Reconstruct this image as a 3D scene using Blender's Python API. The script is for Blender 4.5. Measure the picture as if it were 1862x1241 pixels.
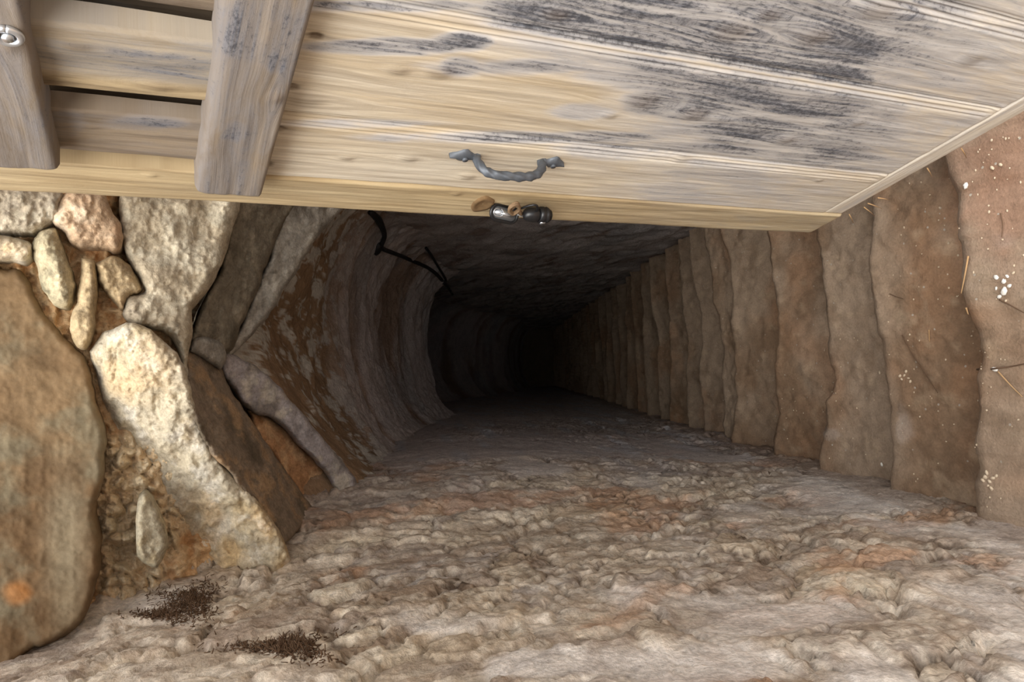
import bpy, math
import numpy as np
from mathutils import Matrix, Vector
from mathutils.bvhtree import BVHTree
from mathutils.geometry import delaunay_2d_cdt

for o in list(bpy.data.objects): bpy.data.objects.remove(o)
S = bpy.context.scene
COL = S.collection
rng = np.random.default_rng(7)

# ------------------------------------------------------------------ camera
# the phone was held on its side: image left is up, image top is the right hand side of the passage
IW, IH, FP = 1862.0, 1241.0, 1400.0
CAM = np.array([0.0, 0.0, 1.6])
cd = np.array([2919.0, 70.5, -FP]); cd /= np.linalg.norm(cd)          # world down seen by the camera
ts = np.array([-23.0, -49.5, -FP]); ts /= np.linalg.norm(ts)         # direction the stairs run down
zc = -cd
yc = ts - ts.dot(zc) * zc; yc /= np.linalg.norm(yc)
xc = np.cross(yc, zc)
B = np.stack([xc, yc, zc], 1)                                        # world -> camera
RW = B.T
cam = bpy.data.objects.new('camera', bpy.data.cameras.new('camera')); COL.objects.link(cam)
M = Matrix.Identity(4)
for i in range(3):
    for j in range(3): M[i][j] = RW[i][j]
    M[i][3] = CAM[i]
cam.matrix_world = M
cam.data.sensor_width = 36.0; cam.data.lens = 36.0 * FP / IW
cam.data.clip_start = 0.02; cam.data.clip_end = 100
S.camera = cam

# ------------------------------------------------------------------ light and exposure
w = bpy.data.worlds.new('overcast_sky'); S.world = w; w.use_nodes = True
nt = w.node_tree; nt.nodes.clear()
out = nt.nodes.new('ShaderNodeOutputWorld'); bg = nt.nodes.new('ShaderNodeBackground')
tc = nt.nodes.new('ShaderNodeTexCoord'); sp = nt.nodes.new('ShaderNodeSeparateXYZ')
cr = nt.nodes.new('ShaderNodeValToRGB')
cr.color_ramp.elements[0].position = 0.0; cr.color_ramp.elements[0].color = (0.34, 0.32, 0.30, 1)
cr.color_ramp.elements[1].position = 0.75; cr.color_ramp.elements[1].color = (0.93, 0.96, 1.0, 1)
e = cr.color_ramp.elements.new(0.12); e.color = (0.52, 0.53, 0.56, 1)
nt.links.new(tc.outputs['Generated'], sp.inputs[0]); nt.links.new(sp.outputs['Z'], cr.inputs[0])
nt.links.new(cr.outputs[0], bg.inputs[0]); nt.links.new(bg.outputs[0], out.inputs[0])
bg.inputs[1].default_value = 1.0
sun = bpy.data.objects.new('veiled_sun', bpy.data.lights.new('veiled_sun', 'SUN')); COL.objects.link(sun)
sun.data.energy = 1.45; sun.data.angle = math.radians(50); sun.data.color = (1.0, 0.95, 0.87)
sun.rotation_euler = Vector((0.26, 0.70, -0.67)).to_track_quat('-Z', 'Y').to_euler()
S.view_settings.view_transform = 'Standard'; S.view_settings.look = 'None'
S.view_settings.gamma = 1; S.view_settings.use_curve_mapping = False
S.view_settings.exposure = 1.72

# ------------------------------------------------------------------ maths helpers
def ray(u, v):
    d = np.stack([(np.asarray(u, float) - IW/2) / FP, -(np.asarray(v, float) - IH/2) / FP, -np.ones_like(np.asarray(u, float))], -1)
    return d @ RW.T
def P(u, v, y):
    d = ray(u, v); t = np.asarray(y, float) / d[..., 1]
    return CAM + d * t[..., None]
def proj(p):
    c = (np.asarray(p) - CAM) @ B.T
    return c[..., 0] / -c[..., 2] * FP + IW/2, -c[..., 1] / -c[..., 2] * FP + IH/2
TS = RW @ ts
SLOPE = -TS[2] / TS[1]
HN = 1.0
Z0 = CAM[2] - HN * math.sqrt(1 + SLOPE**2)          # nosing plane height under the camera
def zst(y): return Z0 - SLOPE * np.asarray(y)
print('slope', math.degrees(math.atan(SLOPE)), 'Z0', Z0)

def sr(*c):
    c = np.array(c, float)
    if c.max() > 1: c = c / 255
    return np.where(c <= 0.04045, c / 12.92, ((c + 0.055) / 1.055) ** 2.4)
def h3(ix, iy, iz, seed=0):
    with np.errstate(over='ignore'):
        h = (ix.astype(np.int64) * 374761393 + iy.astype(np.int64) * 668265263 + iz.astype(np.int64) * 2147483647 + seed * 974711) & 0xffffffff
        h = ((h ^ (h >> 13)) * 1274126177) & 0xffffffff
        h = ((h ^ (h >> 16)) * 2246822519) & 0xffffffff
        h = h ^ (h >> 15)
    return (h & 0xffffff) / float(0xffffff)
def vn(p, seed=0):
    i = np.floor(p).astype(np.int64); f = p - i; f = f * f * f * (f * (f * 6 - 15) + 10)
    r = 0
    for a in (0, 1):
        for b in (0, 1):
            for c in (0, 1):
                wgt = (f[..., 0] if a else 1 - f[..., 0]) * (f[..., 1] if b else 1 - f[..., 1]) * (f[..., 2] if c else 1 - f[..., 2])
                r = r + wgt * h3(i[..., 0] + a, i[..., 1] + b, i[..., 2] + c, seed)
    return r * 2 - 1
def fbm(p, o=4, seed=0, gain=0.5):
    r = 0; a = 1; t = 0
    for k in range(o):
        r = r + a * vn(p * 2.03**k + 17.3 * k, seed + k); t += a; a *= gain
    return r / t
def ridged(p, o=4, seed=0):
    r = 0; a = 1; t = 0
    for k in range(o):
        r = r + a * (1 - np.abs(vn(p * 2.1**k + 9.1 * k, seed + k)) * 2); t += a; a *= 0.5
    return r / t
def voro(p, seed=0):
    """2-D cells on p[...,:2]: F1, F2, cell id value"""
    i = np.floor(p[..., :2]).astype(np.int64)
    f1 = np.full(p.shape[:-1], 9.0); f2 = f1.copy(); cid = np.zeros_like(f1)
    z = np.zeros_like(i[..., 0])
    for a in (-1, 0, 1):
        for b in (-1, 0, 1):
            cx = i[..., 0] + a; cy = i[..., 1] + b
            px = cx + 0.1 + 0.8 * h3(cx, cy, z, seed); py = cy + 0.1 + 0.8 * h3(cx, cy, z + 1, seed)
            d = np.hypot(px - p[..., 0], py - p[..., 1]); idv = h3(cx, cy, z + 2, seed)
            n1 = d < f1
            f2 = np.where(n1, f1, np.minimum(f2, d)); cid = np.where(n1, idv, cid); f1 = np.where(n1, d, f1)
    return f1, f2, cid
def sm(a, b, x):
    t = np.clip((x - a) / (b - a), 0, 1); return t * t * (3 - 2 * t)
def mix(a, b, t):
    return a * (1 - t[..., None]) + b * t[..., None]
def blob(u, v, cu, cv, ru, rv, soft=0.5, wob=None):
    d = np.sqrt(((u - cu) / ru)**2 + ((v - cv) / rv)**2)
    if wob is not None: d = d + wob
    return 1 - sm(1 - soft, 1 + soft, d)

# ------------------------------------------------------------------ object helpers
def put(name, me, mat=None, parent=None, smooth=True):
    o = bpy.data.objects.new(name, me); COL.objects.link(o)
    if mat: me.materials.append(mat)
    if parent: o.parent = parent
    if smooth: me.shade_smooth()
    return o
def mesh(name, verts, faces, cols=None, attrs=None):
    me = bpy.data.meshes.new(name)
    me.from_pydata(np.asarray(verts).tolist(), [], faces if isinstance(faces, list) else faces.tolist())
    if cols is not None:
        a = me.color_attributes.new('Col', 'FLOAT_COLOR', 'POINT')
        c = np.ones((len(verts), 4)); c[:, :3] = np.clip(cols, 0, 1); a.data.foreach_set('color', c.ravel())
    for k, val in (attrs or {}).items():
        val = np.asarray(val, float)
        if val.ndim == 2:
            a = me.attributes.new(k, 'FLOAT_VECTOR', 'POINT'); a.data.foreach_set('vector', val.ravel())
        else:
            a = me.attributes.new(k, 'FLOAT', 'POINT'); a.data.foreach_set('value', val.ravel())
    me.update()
    return me
def gridfaces(n, m, flip=False):
    i = np.arange(n - 1)[:, None] * m + np.arange(m - 1)[None]
    f = np.stack([i, i + 1, i + m + 1, i + m], -1).reshape(-1, 4)
    return f[:, ::-1] if flip else f
def grid(name, Pt, col, mat, flip=False):
    n, m = Pt.shape[:2]
    return put(name, mesh(name, Pt.reshape(-1, 3), gridfaces(n, m, flip), col.reshape(-1, 3)), mat)
def tag(o, label=None, cat=None, group=None, kind=None):
    if label: o['label'] = label
    if cat: o['category'] = cat
    if group: o['group'] = group
    if kind: o['kind'] = kind
    return o
def empty(name, loc):
    o = bpy.data.objects.new(name, None); COL.objects.link(o); o.location = loc; o.empty_display_size = 0.05; return o

def tube_np(path, rad, n=10, twist=0.0, sq=0.0, cap=True):
    """tube round a path; sq>0 squares the section, twist turns it along the way"""
    path = np.asarray(path, float); k = len(path); rad = np.broadcast_to(np.asarray(rad, float), (k,))
    tg = np.gradient(path, axis=0); tg /= np.linalg.norm(tg, axis=1)[:, None] + 1e-12
    ref = np.array([0, 0, 1.0]) if abs(tg[0][2]) < 0.9 else np.array([1.0, 0, 0])
    V = []; nrm = np.cross(tg[0], ref); nrm /= np.linalg.norm(nrm)
    for i in range(k):
        nrm = nrm - nrm.dot(tg[i]) * tg[i]; nrm /= np.linalg.norm(nrm)
        bi = np.cross(tg[i], nrm); a = np.arange(n) * 2 * math.pi / n
        rr = rad[i] * (1 + sq * np.cos(4 * a)); aa = a + twist * i
        V.append(path[i] + rr[:, None] * (np.cos(aa)[:, None] * nrm + np.sin(aa)[:, None] * bi))
    F = []
    for i in range(k - 1):
        for j in range(n):
            F.append([i*n + j, i*n + (j+1) % n, (i+1)*n + (j+1) % n, (i+1)*n + j])
    if cap: F.append(list(range(n))[::-1]); F.append([(k-1)*n + j for j in range(n)])
    return np.concatenate(V), F
def merge(parts):
    V = []; F = []; b = 0
    for v, f in parts:
        V.append(np.asarray(v, float)); F += [[q + b for q in t] for t in (f if isinstance(f, list) else f.tolist())]; b += len(v)
    return np.concatenate(V), F
def smoothpath(pts, n=8):
    pts = np.asarray(pts, float); k = len(pts); o = []
    for i in range(k - 1):
        p0 = pts[max(i-1, 0)]; p1 = pts[i]; p2 = pts[i+1]; p3 = pts[min(i+2, k-1)]
        for t in np.arange(n) / n:
            o.append(0.5 * (2*p1 + (p2-p0)*t + (2*p0-5*p1+4*p2-p3)*t*t + (3*p1-p0-3*p2+p3)*t**3))
    o.append(pts[-1]); return np.array(o)

# ------------------------------------------------------------------ materials
def nmat(name):
    m = bpy.data.materials.new(name); m.use_nodes = True; t = m.node_tree
    return m, t, t.nodes['Principled BSDF']
def rock_mat(name, rough=0.9, fine=130, bump=0.35, var=0.35, bd=0.006, speck=0.0):
    m, t, b = nmat(name); N = t.nodes.new; L = t.links.new
    a = N('ShaderNodeAttribute'); a.attribute_name = 'Col'
    tc = N('ShaderNodeTexCoord')
    n1 = N('ShaderNodeTexNoise'); n1.inputs['Scale'].default_value = fine; n1.inputs['Detail'].default_value = 5; n1.inputs['Roughness'].default_value = 0.65
    n2 = N('ShaderNodeTexNoise'); n2.inputs['Scale'].default_value = fine / 5; n2.inputs['Detail'].default_value = 6; n2.inputs['Roughness'].default_value = 0.65
    L(tc.outputs['Object'], n1.inputs['Vector']); L(tc.outputs['Object'], n2.inputs['Vector'])
    ad = N('ShaderNodeMath'); ad.operation = 'ADD'; L(n1.outputs[0], ad.inputs[0]); L(n2.outputs[0], ad.inputs[1])
    mr = N('ShaderNodeMapRange'); mr.inputs[1].default_value = 0.65; mr.inputs[2].default_value = 1.35
    mr.inputs[3].default_value = 1 - var; mr.inputs[4].default_value = 1 + var; L(ad.outputs[0], mr.inputs[0])
    mu = N('ShaderNodeVectorMath'); mu.operation = 'SCALE'; L(a.outputs['Color'], mu.inputs[0]); L(mr.outputs[0], mu.inputs['Scale'])
    last = mu.outputs[0]
    if speck > 0:
        vo = N('ShaderNodeTexVoronoi'); vo.inputs['Scale'].default_value = 75; L(tc.outputs['Object'], vo.inputs['Vector'])
        lt = N('ShaderNodeMath'); lt.operation = 'LESS_THAN'; lt.inputs[1].default_value = 0.22; L(vo.outputs['Distance'], lt.inputs[0])
        sc = N('ShaderNodeSeparateColor'); L(vo.outputs['Color'], sc.inputs[0])
        gt = N('ShaderNodeMath'); gt.operation = 'GREATER_THAN'; gt.inputs[1].default_value = 1 - speck; L(sc.outputs[0], gt.inputs[0])
        mm = N('ShaderNodeMath'); mm.operation = 'MULTIPLY'; L(lt.outputs[0], mm.inputs[0]); L(gt.outputs[0], mm.inputs[1])
        mx = N('ShaderNodeMix'); mx.data_type = 'RGBA'; L(mm.outputs[0], mx.inputs[0]); L(last, mx.inputs[6]); mx.inputs[7].default_value = (0.36, 0.31, 0.25, 1)
        last = mx.outputs[2]
    L(last, b.inputs['Base Color'])
    bp = N('ShaderNodeBump'); bp.inputs['Strength'].default_value = bump; bp.inputs['Distance'].default_value = bd
    L(ad.outputs[0], bp.inputs['Height']); L(bp.outputs[0], b.inputs['Normal'])
    b.inputs['Roughness'].default_value = rough; b.inputs['Specular IOR Level'].default_value = 0.25
    return m
M_WALL = rock_mat('rubble_and_lime', bump=0.55, var=0.5, bd=0.008)
M_STONE = rock_mat('weathered_stone', bump=0.45, var=0.45, fine=170, bd=0.006)
M_EARTH = rock_mat('trodden_earth', bump=0.6, var=0.26, fine=170, bd=0.004, speck=0.05)
M_SLAB = rock_mat('smooth_brown_slab', bump=0.14, var=0.24, fine=90, bd=0.005)
M_MUD = rock_mat('mud_mortar', bump=0.7, var=0.35, fine=150, bd=0.009)
M_VAULT = rock_mat('limewashed_rock', bump=0.55, var=0.3, fine=60, bd=0.02)

def wood_mat(name, lo, hi, speckle=1.0, streak=0.25):
    """grain from the 'gc' attribute (across, along, board id), weathering from 'grey', knots from 'knot'"""
    m, t, b = nmat(name); N = t.nodes.new; L = t.links.new
    g = N('ShaderNodeAttribute'); g.attribute_name = 'gc'
    gr = N('ShaderNodeAttribute'); gr.attribute_name = 'grey'
    kn = N('ShaderNodeAttribute'); kn.attribute_name = 'knot'
    def noise(sx, sy, detail=4, rough=0.6, dist=0.0):
        mp = N('ShaderNodeMapping'); mp.inputs['Scale'].default_value = (sx, sy, 7.3); L(g.outputs['Vector'], mp.inputs[0])
        n = N('ShaderNodeTexNoise'); n.inputs['Scale'].default_value = 1; n.inputs['Detail'].default_value = detail
        n.inputs['Roughness'].default_value = rough; n.inputs['Distortion'].default_value = dist; L(mp.outputs[0], n.inputs['Vector']); return n.outputs[0]
    def rng_(x, a, b_, c, d):
        r = N('ShaderNodeMapRange'); r.inputs[1].default_value = a; r.inputs[2].default_value = b_; r.inputs[3].default_value = c; r.inputs[4].default_value = d; L(x, r.inputs[0]); return r.outputs[0]
    def mth(op, x, y):
        q = N('ShaderNodeMath'); q.operation = op
        for i, z in enumerate((x, y)):
            if isinstance(z, (int, float)): q.inputs[i].default_value = z
            else: L(z, q.inputs[i])
        return q.outputs[0]
    def mx(f, a, b_):
        q = N('ShaderNodeMix'); q.data_type = 'RGBA'; L(f, q.inputs[0])
        for i, z in ((6, a), (7, b_)):
            if isinstance(z, tuple): q.inputs[i].default_value = z
            else: L(z, q.inputs[i])
        return q.outputs[2]
    broad = noise(14, 1.6); grain = noise(150, 3.5, 3, 0.55); hair = noise(420, 9, 2, 0.5); sp1 = noise(190, 95, 6, 0.8); sp2 = noise(28, 7, 5, 0.7, 0.6)
    base = mx(rng_(broad, 0.35, 0.68, 0, 1), tuple(lo) + (1,), tuple(hi) + (1,))
    base = mx(rng_(grain, 0.42, 0.66, 0, 0.42), base, (lo[0]*0.42, lo[1]*0.38, lo[2]*0.36, 1))
    base = mx(rng_(hair, 0.5, 0.72, 0, 0.35), base, tuple(min(1, x_ * 1.12) for x_ in hi) + (1,))
    st_ = noise(26, 2.4, 5, 0.6, 0.8)
    base = mx(rng_(st_, 0.44, 0.62, 0, streak), base, (lo[0]*0.30, lo[1]*0.26, lo[2]*0.24, 1))
    # silver weathering then black mould specks
    w1 = mth('MULTIPLY', gr.outputs['Fac'], rng_(sp2, 0.34, 0.62, 0.55, 1.2))
    base = mx(rng_(w1, 0.05, 0.55, 0, 0.72), base, (hi[0]*.78, hi[1]*.84, hi[2]*1.04, 1))
    base = mx(mth('MULTIPLY', rng_(w1, 0.32, 0.95, 0, 0.92), rng_(grain, 0.36, 0.6, 0.45, 1.0)), base, (0.15, 0.16, 0.19, 1))
    dk = mth('MULTIPLY', rng_(w1, 0.05, 1.0, 0, 1), speckle)
    thr = mth('SUBTRACT', 0.70, mth('MULTIPLY', dk, 0.25))
    dm = mth('MULTIPLY', mth('SUBTRACT', mth('ADD', mth('MULTIPLY', sp1, 0.72), mth('MULTIPLY', grain, 0.28)), thr), 9.0)
    dm2 = N('ShaderNodeClamp'); L(dm, dm2.inputs[0])
    base = mx(mth('MULTIPLY', dm2.outputs[0], 0.78), base, (0.045, 0.046, 0.055, 1))
    base = mx(mth('MULTIPLY', kn.outputs['Fac'], rng_(grain, 0.3, 0.7, 0.45, 0.95)), base, (0.10, 0.062, 0.035, 1))
    L(base, b.inputs['Base Color'])
    bp = N('ShaderNodeBump'); bp.inputs['Strength'].default_value = 0.45; bp.inputs['Distance'].default_value = 0.0025
    L(mth('ADD', grain, mth('MULTIPLY', sp1, 0.5)), bp.inputs['Height']); L(bp.outputs[0], b.inputs['Normal'])
    b.inputs['Roughness'].default_value = 0.72; b.inputs['Specular IOR Level'].default_value = 0.3
    return m
M_WPALE = wood_mat('bleached_pine', sr(204, 186, 156), sr(228, 218, 198))
M_WGOLD = wood_mat('golden_pine', sr(170, 146, 108), sr(204, 186, 150), 0.5)
M_WDARK = wood_mat('aged_shaded_wood', sr(106, 88, 68), sr(160, 142, 116), 1.0, 0.85)  # brown of age, lowered further to carry shade on the upper door
M_WTAN = wood_mat('tan_slat_wood', sr(138, 118, 90), sr(196, 176, 140), 0.8, 0.75)
def plain(name, col, rough=0.5, metal=0.0, nscale=0, namp=0.3, emit=None):
    m, t, b = nmat(name); b.inputs['Roughness'].default_value = rough; b.inputs['Metallic'].default_value = metal
    n = t.nodes.new('ShaderNodeTexNoise'); n.inputs['Scale'].default_value = nscale or 60; n.inputs['Detail'].default_value = 4
    tcn = t.nodes.new('ShaderNodeTexCoord'); t.links.new(tcn.outputs['Object'], n.inputs['Vector'])
    r = t.nodes.new('ShaderNodeMapRange'); r.inputs[3].default_value = 1 - namp; r.inputs[4].default_value = 1 + namp; t.links.new(n.outputs[0], r.inputs[0])
    s = t.nodes.new('ShaderNodeVectorMath'); s.operation = 'SCALE'; s.inputs[0].default_value = tuple(col); t.links.new(r.outputs[0], s.inputs['Scale'])
    t.links.new(s.outputs[0], b.inputs['Base Color'])
    return m
M_IRON = plain('dark_wrought_iron', sr(92, 97, 104), 0.5, 0.35, 140, 0.35)
M_BLACK = plain('black_plastic', sr(26, 26, 28), 0.35, 0.0, 90, 0.2)
M_BRIGHT = plain('bright_steel', sr(205, 208, 212), 0.28, 0.8, 90, 0.1)
M_ROPE = plain('hemp_twine', sr(128, 104, 78), 0.9, 0, 400, 0.4)
M_CABLE = plain('black_cable_sheath', sr(24, 21, 21), 0.6, 0, 100, 0.2)
M_NOTCH = plain('notch_brown_wood', sr(120, 94, 62), 0.85, 0, 120, 0.5)  # even brown, darker than the board round the notch
M_STRAW = plain('dry_straw', sr(176, 140, 98), 0.8, 0, 60, 0.2)
M_TWIG = plain('thin_dark_twig', sr(92, 68, 48), 0.85, 0, 60, 0.2)
M_PEB = plain('pale_pebble', sr(196, 176, 150), 0.85, 0, 80, 0.25)
M_PEBW = plain('white_stone_chip', sr(222, 216, 206), 0.8, 0, 80, 0.12)
M_MOSS = plain('dry_brown_moss', sr(84, 60, 38), 0.95, 0, 300, 0.5)

# ================================================================== THE SETTING
def WL(y, z):
    """the left wall leans out as it rises"""
    h = np.asarray(z) - zst(y)
    return -(0.365 - 0.055 * sm(1.5, 2.1, np.asarray(y)) * sm(0.2, 1.5, h) + 0.05 * (1 - sm(1.3, 1.9, np.asarray(y))) * sm(1.2, 2.2, h))
WR = 0.68

# ---- left wall: rubble, mud and lime, one continuous retaining wall
ny, nz = 1000, 430
yy = -0.55 + (np.exp(np.linspace(0, 1, ny) * 2.9) - 1) / (math.exp(2.9) - 1) * 14.6
tt = np.linspace(0, 1, nz)
Y = yy[:, None] * np.ones(nz)[None]
zlo = zst(Y) - 0.45
ztop = np.where(Y < 3.0, 2.15 - 0.02 * Y, np.maximum(zst(Y) + 2.0, 2.1 - (Y - 3.0) * 0.9))
Zg = zlo + (ztop - zlo) * tt[None]
u0, v0 = proj(np.stack([WL(Y, Zg), Y, Zg], -1))
front = (Y > 0.15)
hst = Zg - zst(Y)
q = np.stack([Y, Zg + 0.30 * Y, 0 * Y], -1)
wob = np.stack([fbm(q * 7, 4, 1), fbm(q * 7, 4, 2)], -1)
f1, f2, cid = voro(np.stack([q[..., 0] * 6.2 + wob[..., 0] * 1.1, q[..., 1] * 4.6 + wob[..., 1] * 1.1], -1), 3)
g1, g2, cid2 = voro(np.stack([q[..., 0] * 17 + wob[..., 0] * 2.0, q[..., 1] * 11 + wob[..., 1] * 2.0], -1), 5)
k1, k2, cid3 = voro(np.stack([q[..., 0] * 3.4 + wob[..., 1] * 0.8, q[..., 1] * 3.0 + wob[..., 0] * 0.8], -1), 17)
edge = sm(0.0, 0.16, f2 - f1); edge2 = sm(0.0, 0.2, g2 - g1)
lf = fbm(q * 1.7, 3, 11)
def flakes(p, k, seed):
    h = (fbm(p, 5, seed, 0.55) * 0.5 + 0.5) * k; fl = np.floor(h); fr_ = h - fl
    return (fl + sm(0.0, 0.16, fr_) + 0.25 * fr_) / k, fl, 1 - sm(0.0, 0.10, fr_)
fa1, fid1, fe1 = flakes(q * np.array([5.6, 2.8, 1]) + wob[..., :1] * 0.2, 15, 131)
fa2, fid2, fe2 = flakes(q * np.array([16, 7, 1]) + wob[..., 1:] * 0.25, 10, 141)
plast = sm(0.08, 0.3, fbm(np.stack([Y * 2.2, Zg * 4 + Y, 0 * Y], -1), 4, 21))
wb = 0.5 * fbm(q * 9, 5, 31)
for cu, cv, ru, rv, s in ((1330, 1120, 300, 50, 1), (1250, 1215, 240, 40, 1), (1000, 1210, 110, 26, 1), (770, 1122, 110, 20, 1), (1640, 1180, 60, 20, .5), (860, 820, 260, 22, 1), (1560, 890, 150, 40, .8), (1350, 930, 50, 22, .9)):
    plast = np.maximum(plast, s * blob(u0, v0, cu, cv, ru, rv, 0.35, wb))
for cu, cv, ru, rv in ((940, 980, 420, 90), (1150, 1130, 130, 50), (560, 1120, 160, 120), (800, 1060, 160, 60), (700, 1170, 110, 40), (1500, 1010, 120, 40), (1620, 1160, 160, 30), (250, 1190, 400, 90), (1600, 1030, 260, 60)):
    plast = plast * (1 - 0.85 * blob(u0, v0, cu, cv, ru, rv, 0.4, wb))
plast = np.where(Y > 3.6, np.maximum(plast, sm(3.6, 5.0, Y) * 0.8), plast)
fine = fbm(q * np.array([30, 40, 1]), 5, 41, 0.6); strat = ridged(np.stack([Y * 9, Zg * 26 + Y * 9 + wob[..., 0] * 1.5, 0 * Y], -1), 4, 51)
rockamt = 1 - 0.85 * plast
d = 0.014 * lf + 0.75 * rockamt * (0.011 * (cid - 0.5) + 0.009 * (edge - 1) + 0.006 * (cid2 - 0.5) * (cid > .35) + 0.005 * (edge2 - 1)) \
    + rockamt * (0.016 * (cid3 - .5) + 0.012 * (sm(0, .10, k2 - k1) - 1)) + (0.25 + 0.75 * rockamt) * (0.028 * (fa1 - 0.5) + 0.012 * (fa2 - 0.5)) + 0.0035 * fine * (0.4 + 0.6 * rockamt) + 0.004 * strat * rockamt
d *= (1 - 0.35 * sm(3, 7, Y))
X = WL(Y, Zg) + d
cream = sr(216, 202, 182); ochre = sr(192, 166, 134); orange = sr(188, 144, 108); grey = sr(178, 167, 156); brown = sr(148, 126, 104); lime = sr(222, 214, 206); lilac = sr(158, 146, 144)
hid = lambda a_, k_: h3(a_.astype(np.int64), np.floor(cid * 999).astype(np.int64) * 0, a_.astype(np.int64) * 0 + k_, 5)
c = mix(np.broadcast_to(grey, X.shape + (3,)), ochre, sm(0.45, 0.8, cid) * 0.8)
c = mix(c, cream, sm(0.5, 0.8, cid2) * 0.55); c = mix(c, sr(214, 202, 180), sm(.72, .8, cid) * .6); c = mix(c, brown, sm(.6, .7, cid3) * .5); c = mix(c, sr(206, 188, 160), (1 - sm(.2, .3, cid3)) * .5)
c = mix(c, brown, sm(0.5, 0.7, hid(fid1, 1)) * 0.5); c = mix(c, cream, sm(0.6, 0.8, hid(fid2, 2)) * 0.5)
c = mix(c, brown, sm(0.05, 0.4, fbm(q * np.array([14, 8, 1]), 5, 71, .6)) * 0.55)
c = mix(c, orange, sm(0.08, 0.35, fbm(q * np.array([6, 4, 1]) + 5, 5, 81, .6)) * 0.6 * (Y < 2.6))
c = mix(c, cream, sm(0.12, 0.4, fbm(q * np.array([22, 12, 1]) + 9, 5, 91, .6)) * 0.6)
c = mix(c, lime, plast * 0.85 * (0.8 + 0.2 * fine))
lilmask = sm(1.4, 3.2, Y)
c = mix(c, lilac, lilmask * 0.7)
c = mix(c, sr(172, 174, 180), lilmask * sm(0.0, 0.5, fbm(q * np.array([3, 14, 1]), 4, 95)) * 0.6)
c = mix(c, sr(136, 108, 84), (1 - sm(0.02, 0.12, hst + 0.05 * fine)) * 0.5)
crk = np.clip((1 - sm(0.0, 0.035, k2 - k1)) * 1.2 + (1 - sm(0.0, 0.045, f2 - f1)) * 0.9 + fe1 * 0.6 + fe2 * 0.4 + (1 - sm(0, .06, g2 - g1)) * .35, 0, .85) * rockamt * sm(-.3, .3, fbm(q * 5 + 30, 3, 99))
c = mix(c, sr(88, 70, 54), crk)
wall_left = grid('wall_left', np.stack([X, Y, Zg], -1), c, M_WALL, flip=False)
tag(wall_left, 'rough stone and lime wall on the left of the stairway', kind='structure')

# ---- right wall
yy2 = 1.05 + (np.exp(np.linspace(0, 1, 420) * 2.0) - 1) / (math.exp(2.0) - 1) * 13
nz2 = 150
Y2 = yy2[:, None] * np.ones(nz2)[None]
zl2 = zst(Y2) - 0.45
zt2 = np.maximum(zst(Y2) + 1.75, 2.6 - (Y2 - 2.1) * 1.1)
Z2 = zl2 + (zt2 - zl2) * np.linspace(0, 1, nz2)[None]
q2 = np.stack([Y2, Z2, 0 * Y2], -1)
X2 = WR + 0.03 * fbm(q2 * 2, 4, 7) + 0.014 * fbm(q2 * np.array([9, 20, 1]), 4, 8) + 0.008 * ridged(q2 * np.array([7, 26, 1]), 3, 9)
c2 = mix(np.broadcast_to(sr(178, 168, 163), X2.shape + (3,)), sr(150, 144, 142), sm(-.1, .5, fbm(q2 * np.array([3, 8, 1]), 4, 12)))
c2 = mix(c2, sr(112, 84, 62), sm(0.1, .5, fbm(q2 * np.array([4, 12, 1]) + 3, 4, 13)) * 0.6)
wall_right = grid('wall_right', np.stack([X2, Y2, Z2], -1), c2, M_VAULT, flip=True)
tag(wall_right, 'plastered rock wall on the right behind the door', kind='structure')

# ---- vault
TAB = np.array([  # y, apex z (rel. camera), left spring z, right spring z, exponent
    [2.04, -0.05, -0.40, -0.42, 1.2], [2.2, -0.26, -0.66, -0.66, 1.35], [2.4, -0.37, -0.78, -0.78, 1.6], [3.0, -0.685, -1.02, -1.05, 2.2], [3.5, -0.93, -1.30, -1.36, 2.4],
    [4.0, -1.17, -1.58, -1.66, 2.5], [4.5, -1.46, -1.85, -1.95, 2.5], [4.9, -1.70, -2.08, -2.2, 2.5], [5.0, -1.745, -2.14, -2.26, 2.5],
    [5.06, -1.60, -2.0, -2.1, 2.5], [5.3, -0.95, -1.8, -1.9, 2.5], [7.0, -2.25, -2.9, -2.9, 2.5], [9.5, -4.4, -4.9, -4.9, 2.5], [12.0, -5.9, -6.3, -6.3, 2.5], [14.0, -7.0, -7.3, -7.3, 2.5]])  # past the lip the unseen ceiling is shaped to keep the depth dark
ys = np.unique(np.concatenate([np.linspace(2.04, 5.12, 300), np.linspace(5.12, 5.4, 16), np.linspace(5.4, 14.0, 80)]))
na = 260
ph = np.linspace(math.pi, 0, na)
Yv = ys[:, None] * np.ones(na)[None]; PH = ph[None] * np.ones(len(ys))[:, None]
it = lambda k: np.interp(Yv, TAB[:, 0], TAB[:, k])
za, zl_, zr_, ex = it(1) + 1.6, it(2) + 1.6, it(3) + 1.6, it(4)
xl = WL(Yv, zl_) - 0.05; xr = WR + 0.04
cosp, sinp = np.cos(PH), np.sin(PH)
xm = (xl + xr) / 2; hw = (xr - xl) / 2
Xv = xm + hw * np.sign(cosp) * np.abs(cosp) ** (2 / ex)
zs_ = np.where(cosp < 0, zl_, zr_)
Zv = zs_ + (za - zs_) * np.abs(sinp) ** (2 / ex)
qv = np.stack([Yv, PH * 0.35, 0 * Yv], -1)
ringn = fbm(np.stack([Yv * 5.5 + 0.5 * fbm(qv * 3, 2, 5), PH * 0.9, 0 * Yv], -1), 4, 15)
dd = 0.05 * ringn + 0.02 * fbm(qv * np.array([9, 9, 1]), 4, 16) + 0.012 * fbm(qv * np.array([30, 30, 1]), 3, 17)
dd *= sm(2.0, 2.5, Yv) * 0.7 + 0.3
Zv = Zv + dd * np.abs(sinp); Xv = Xv + dd * cosp * 0.6
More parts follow.
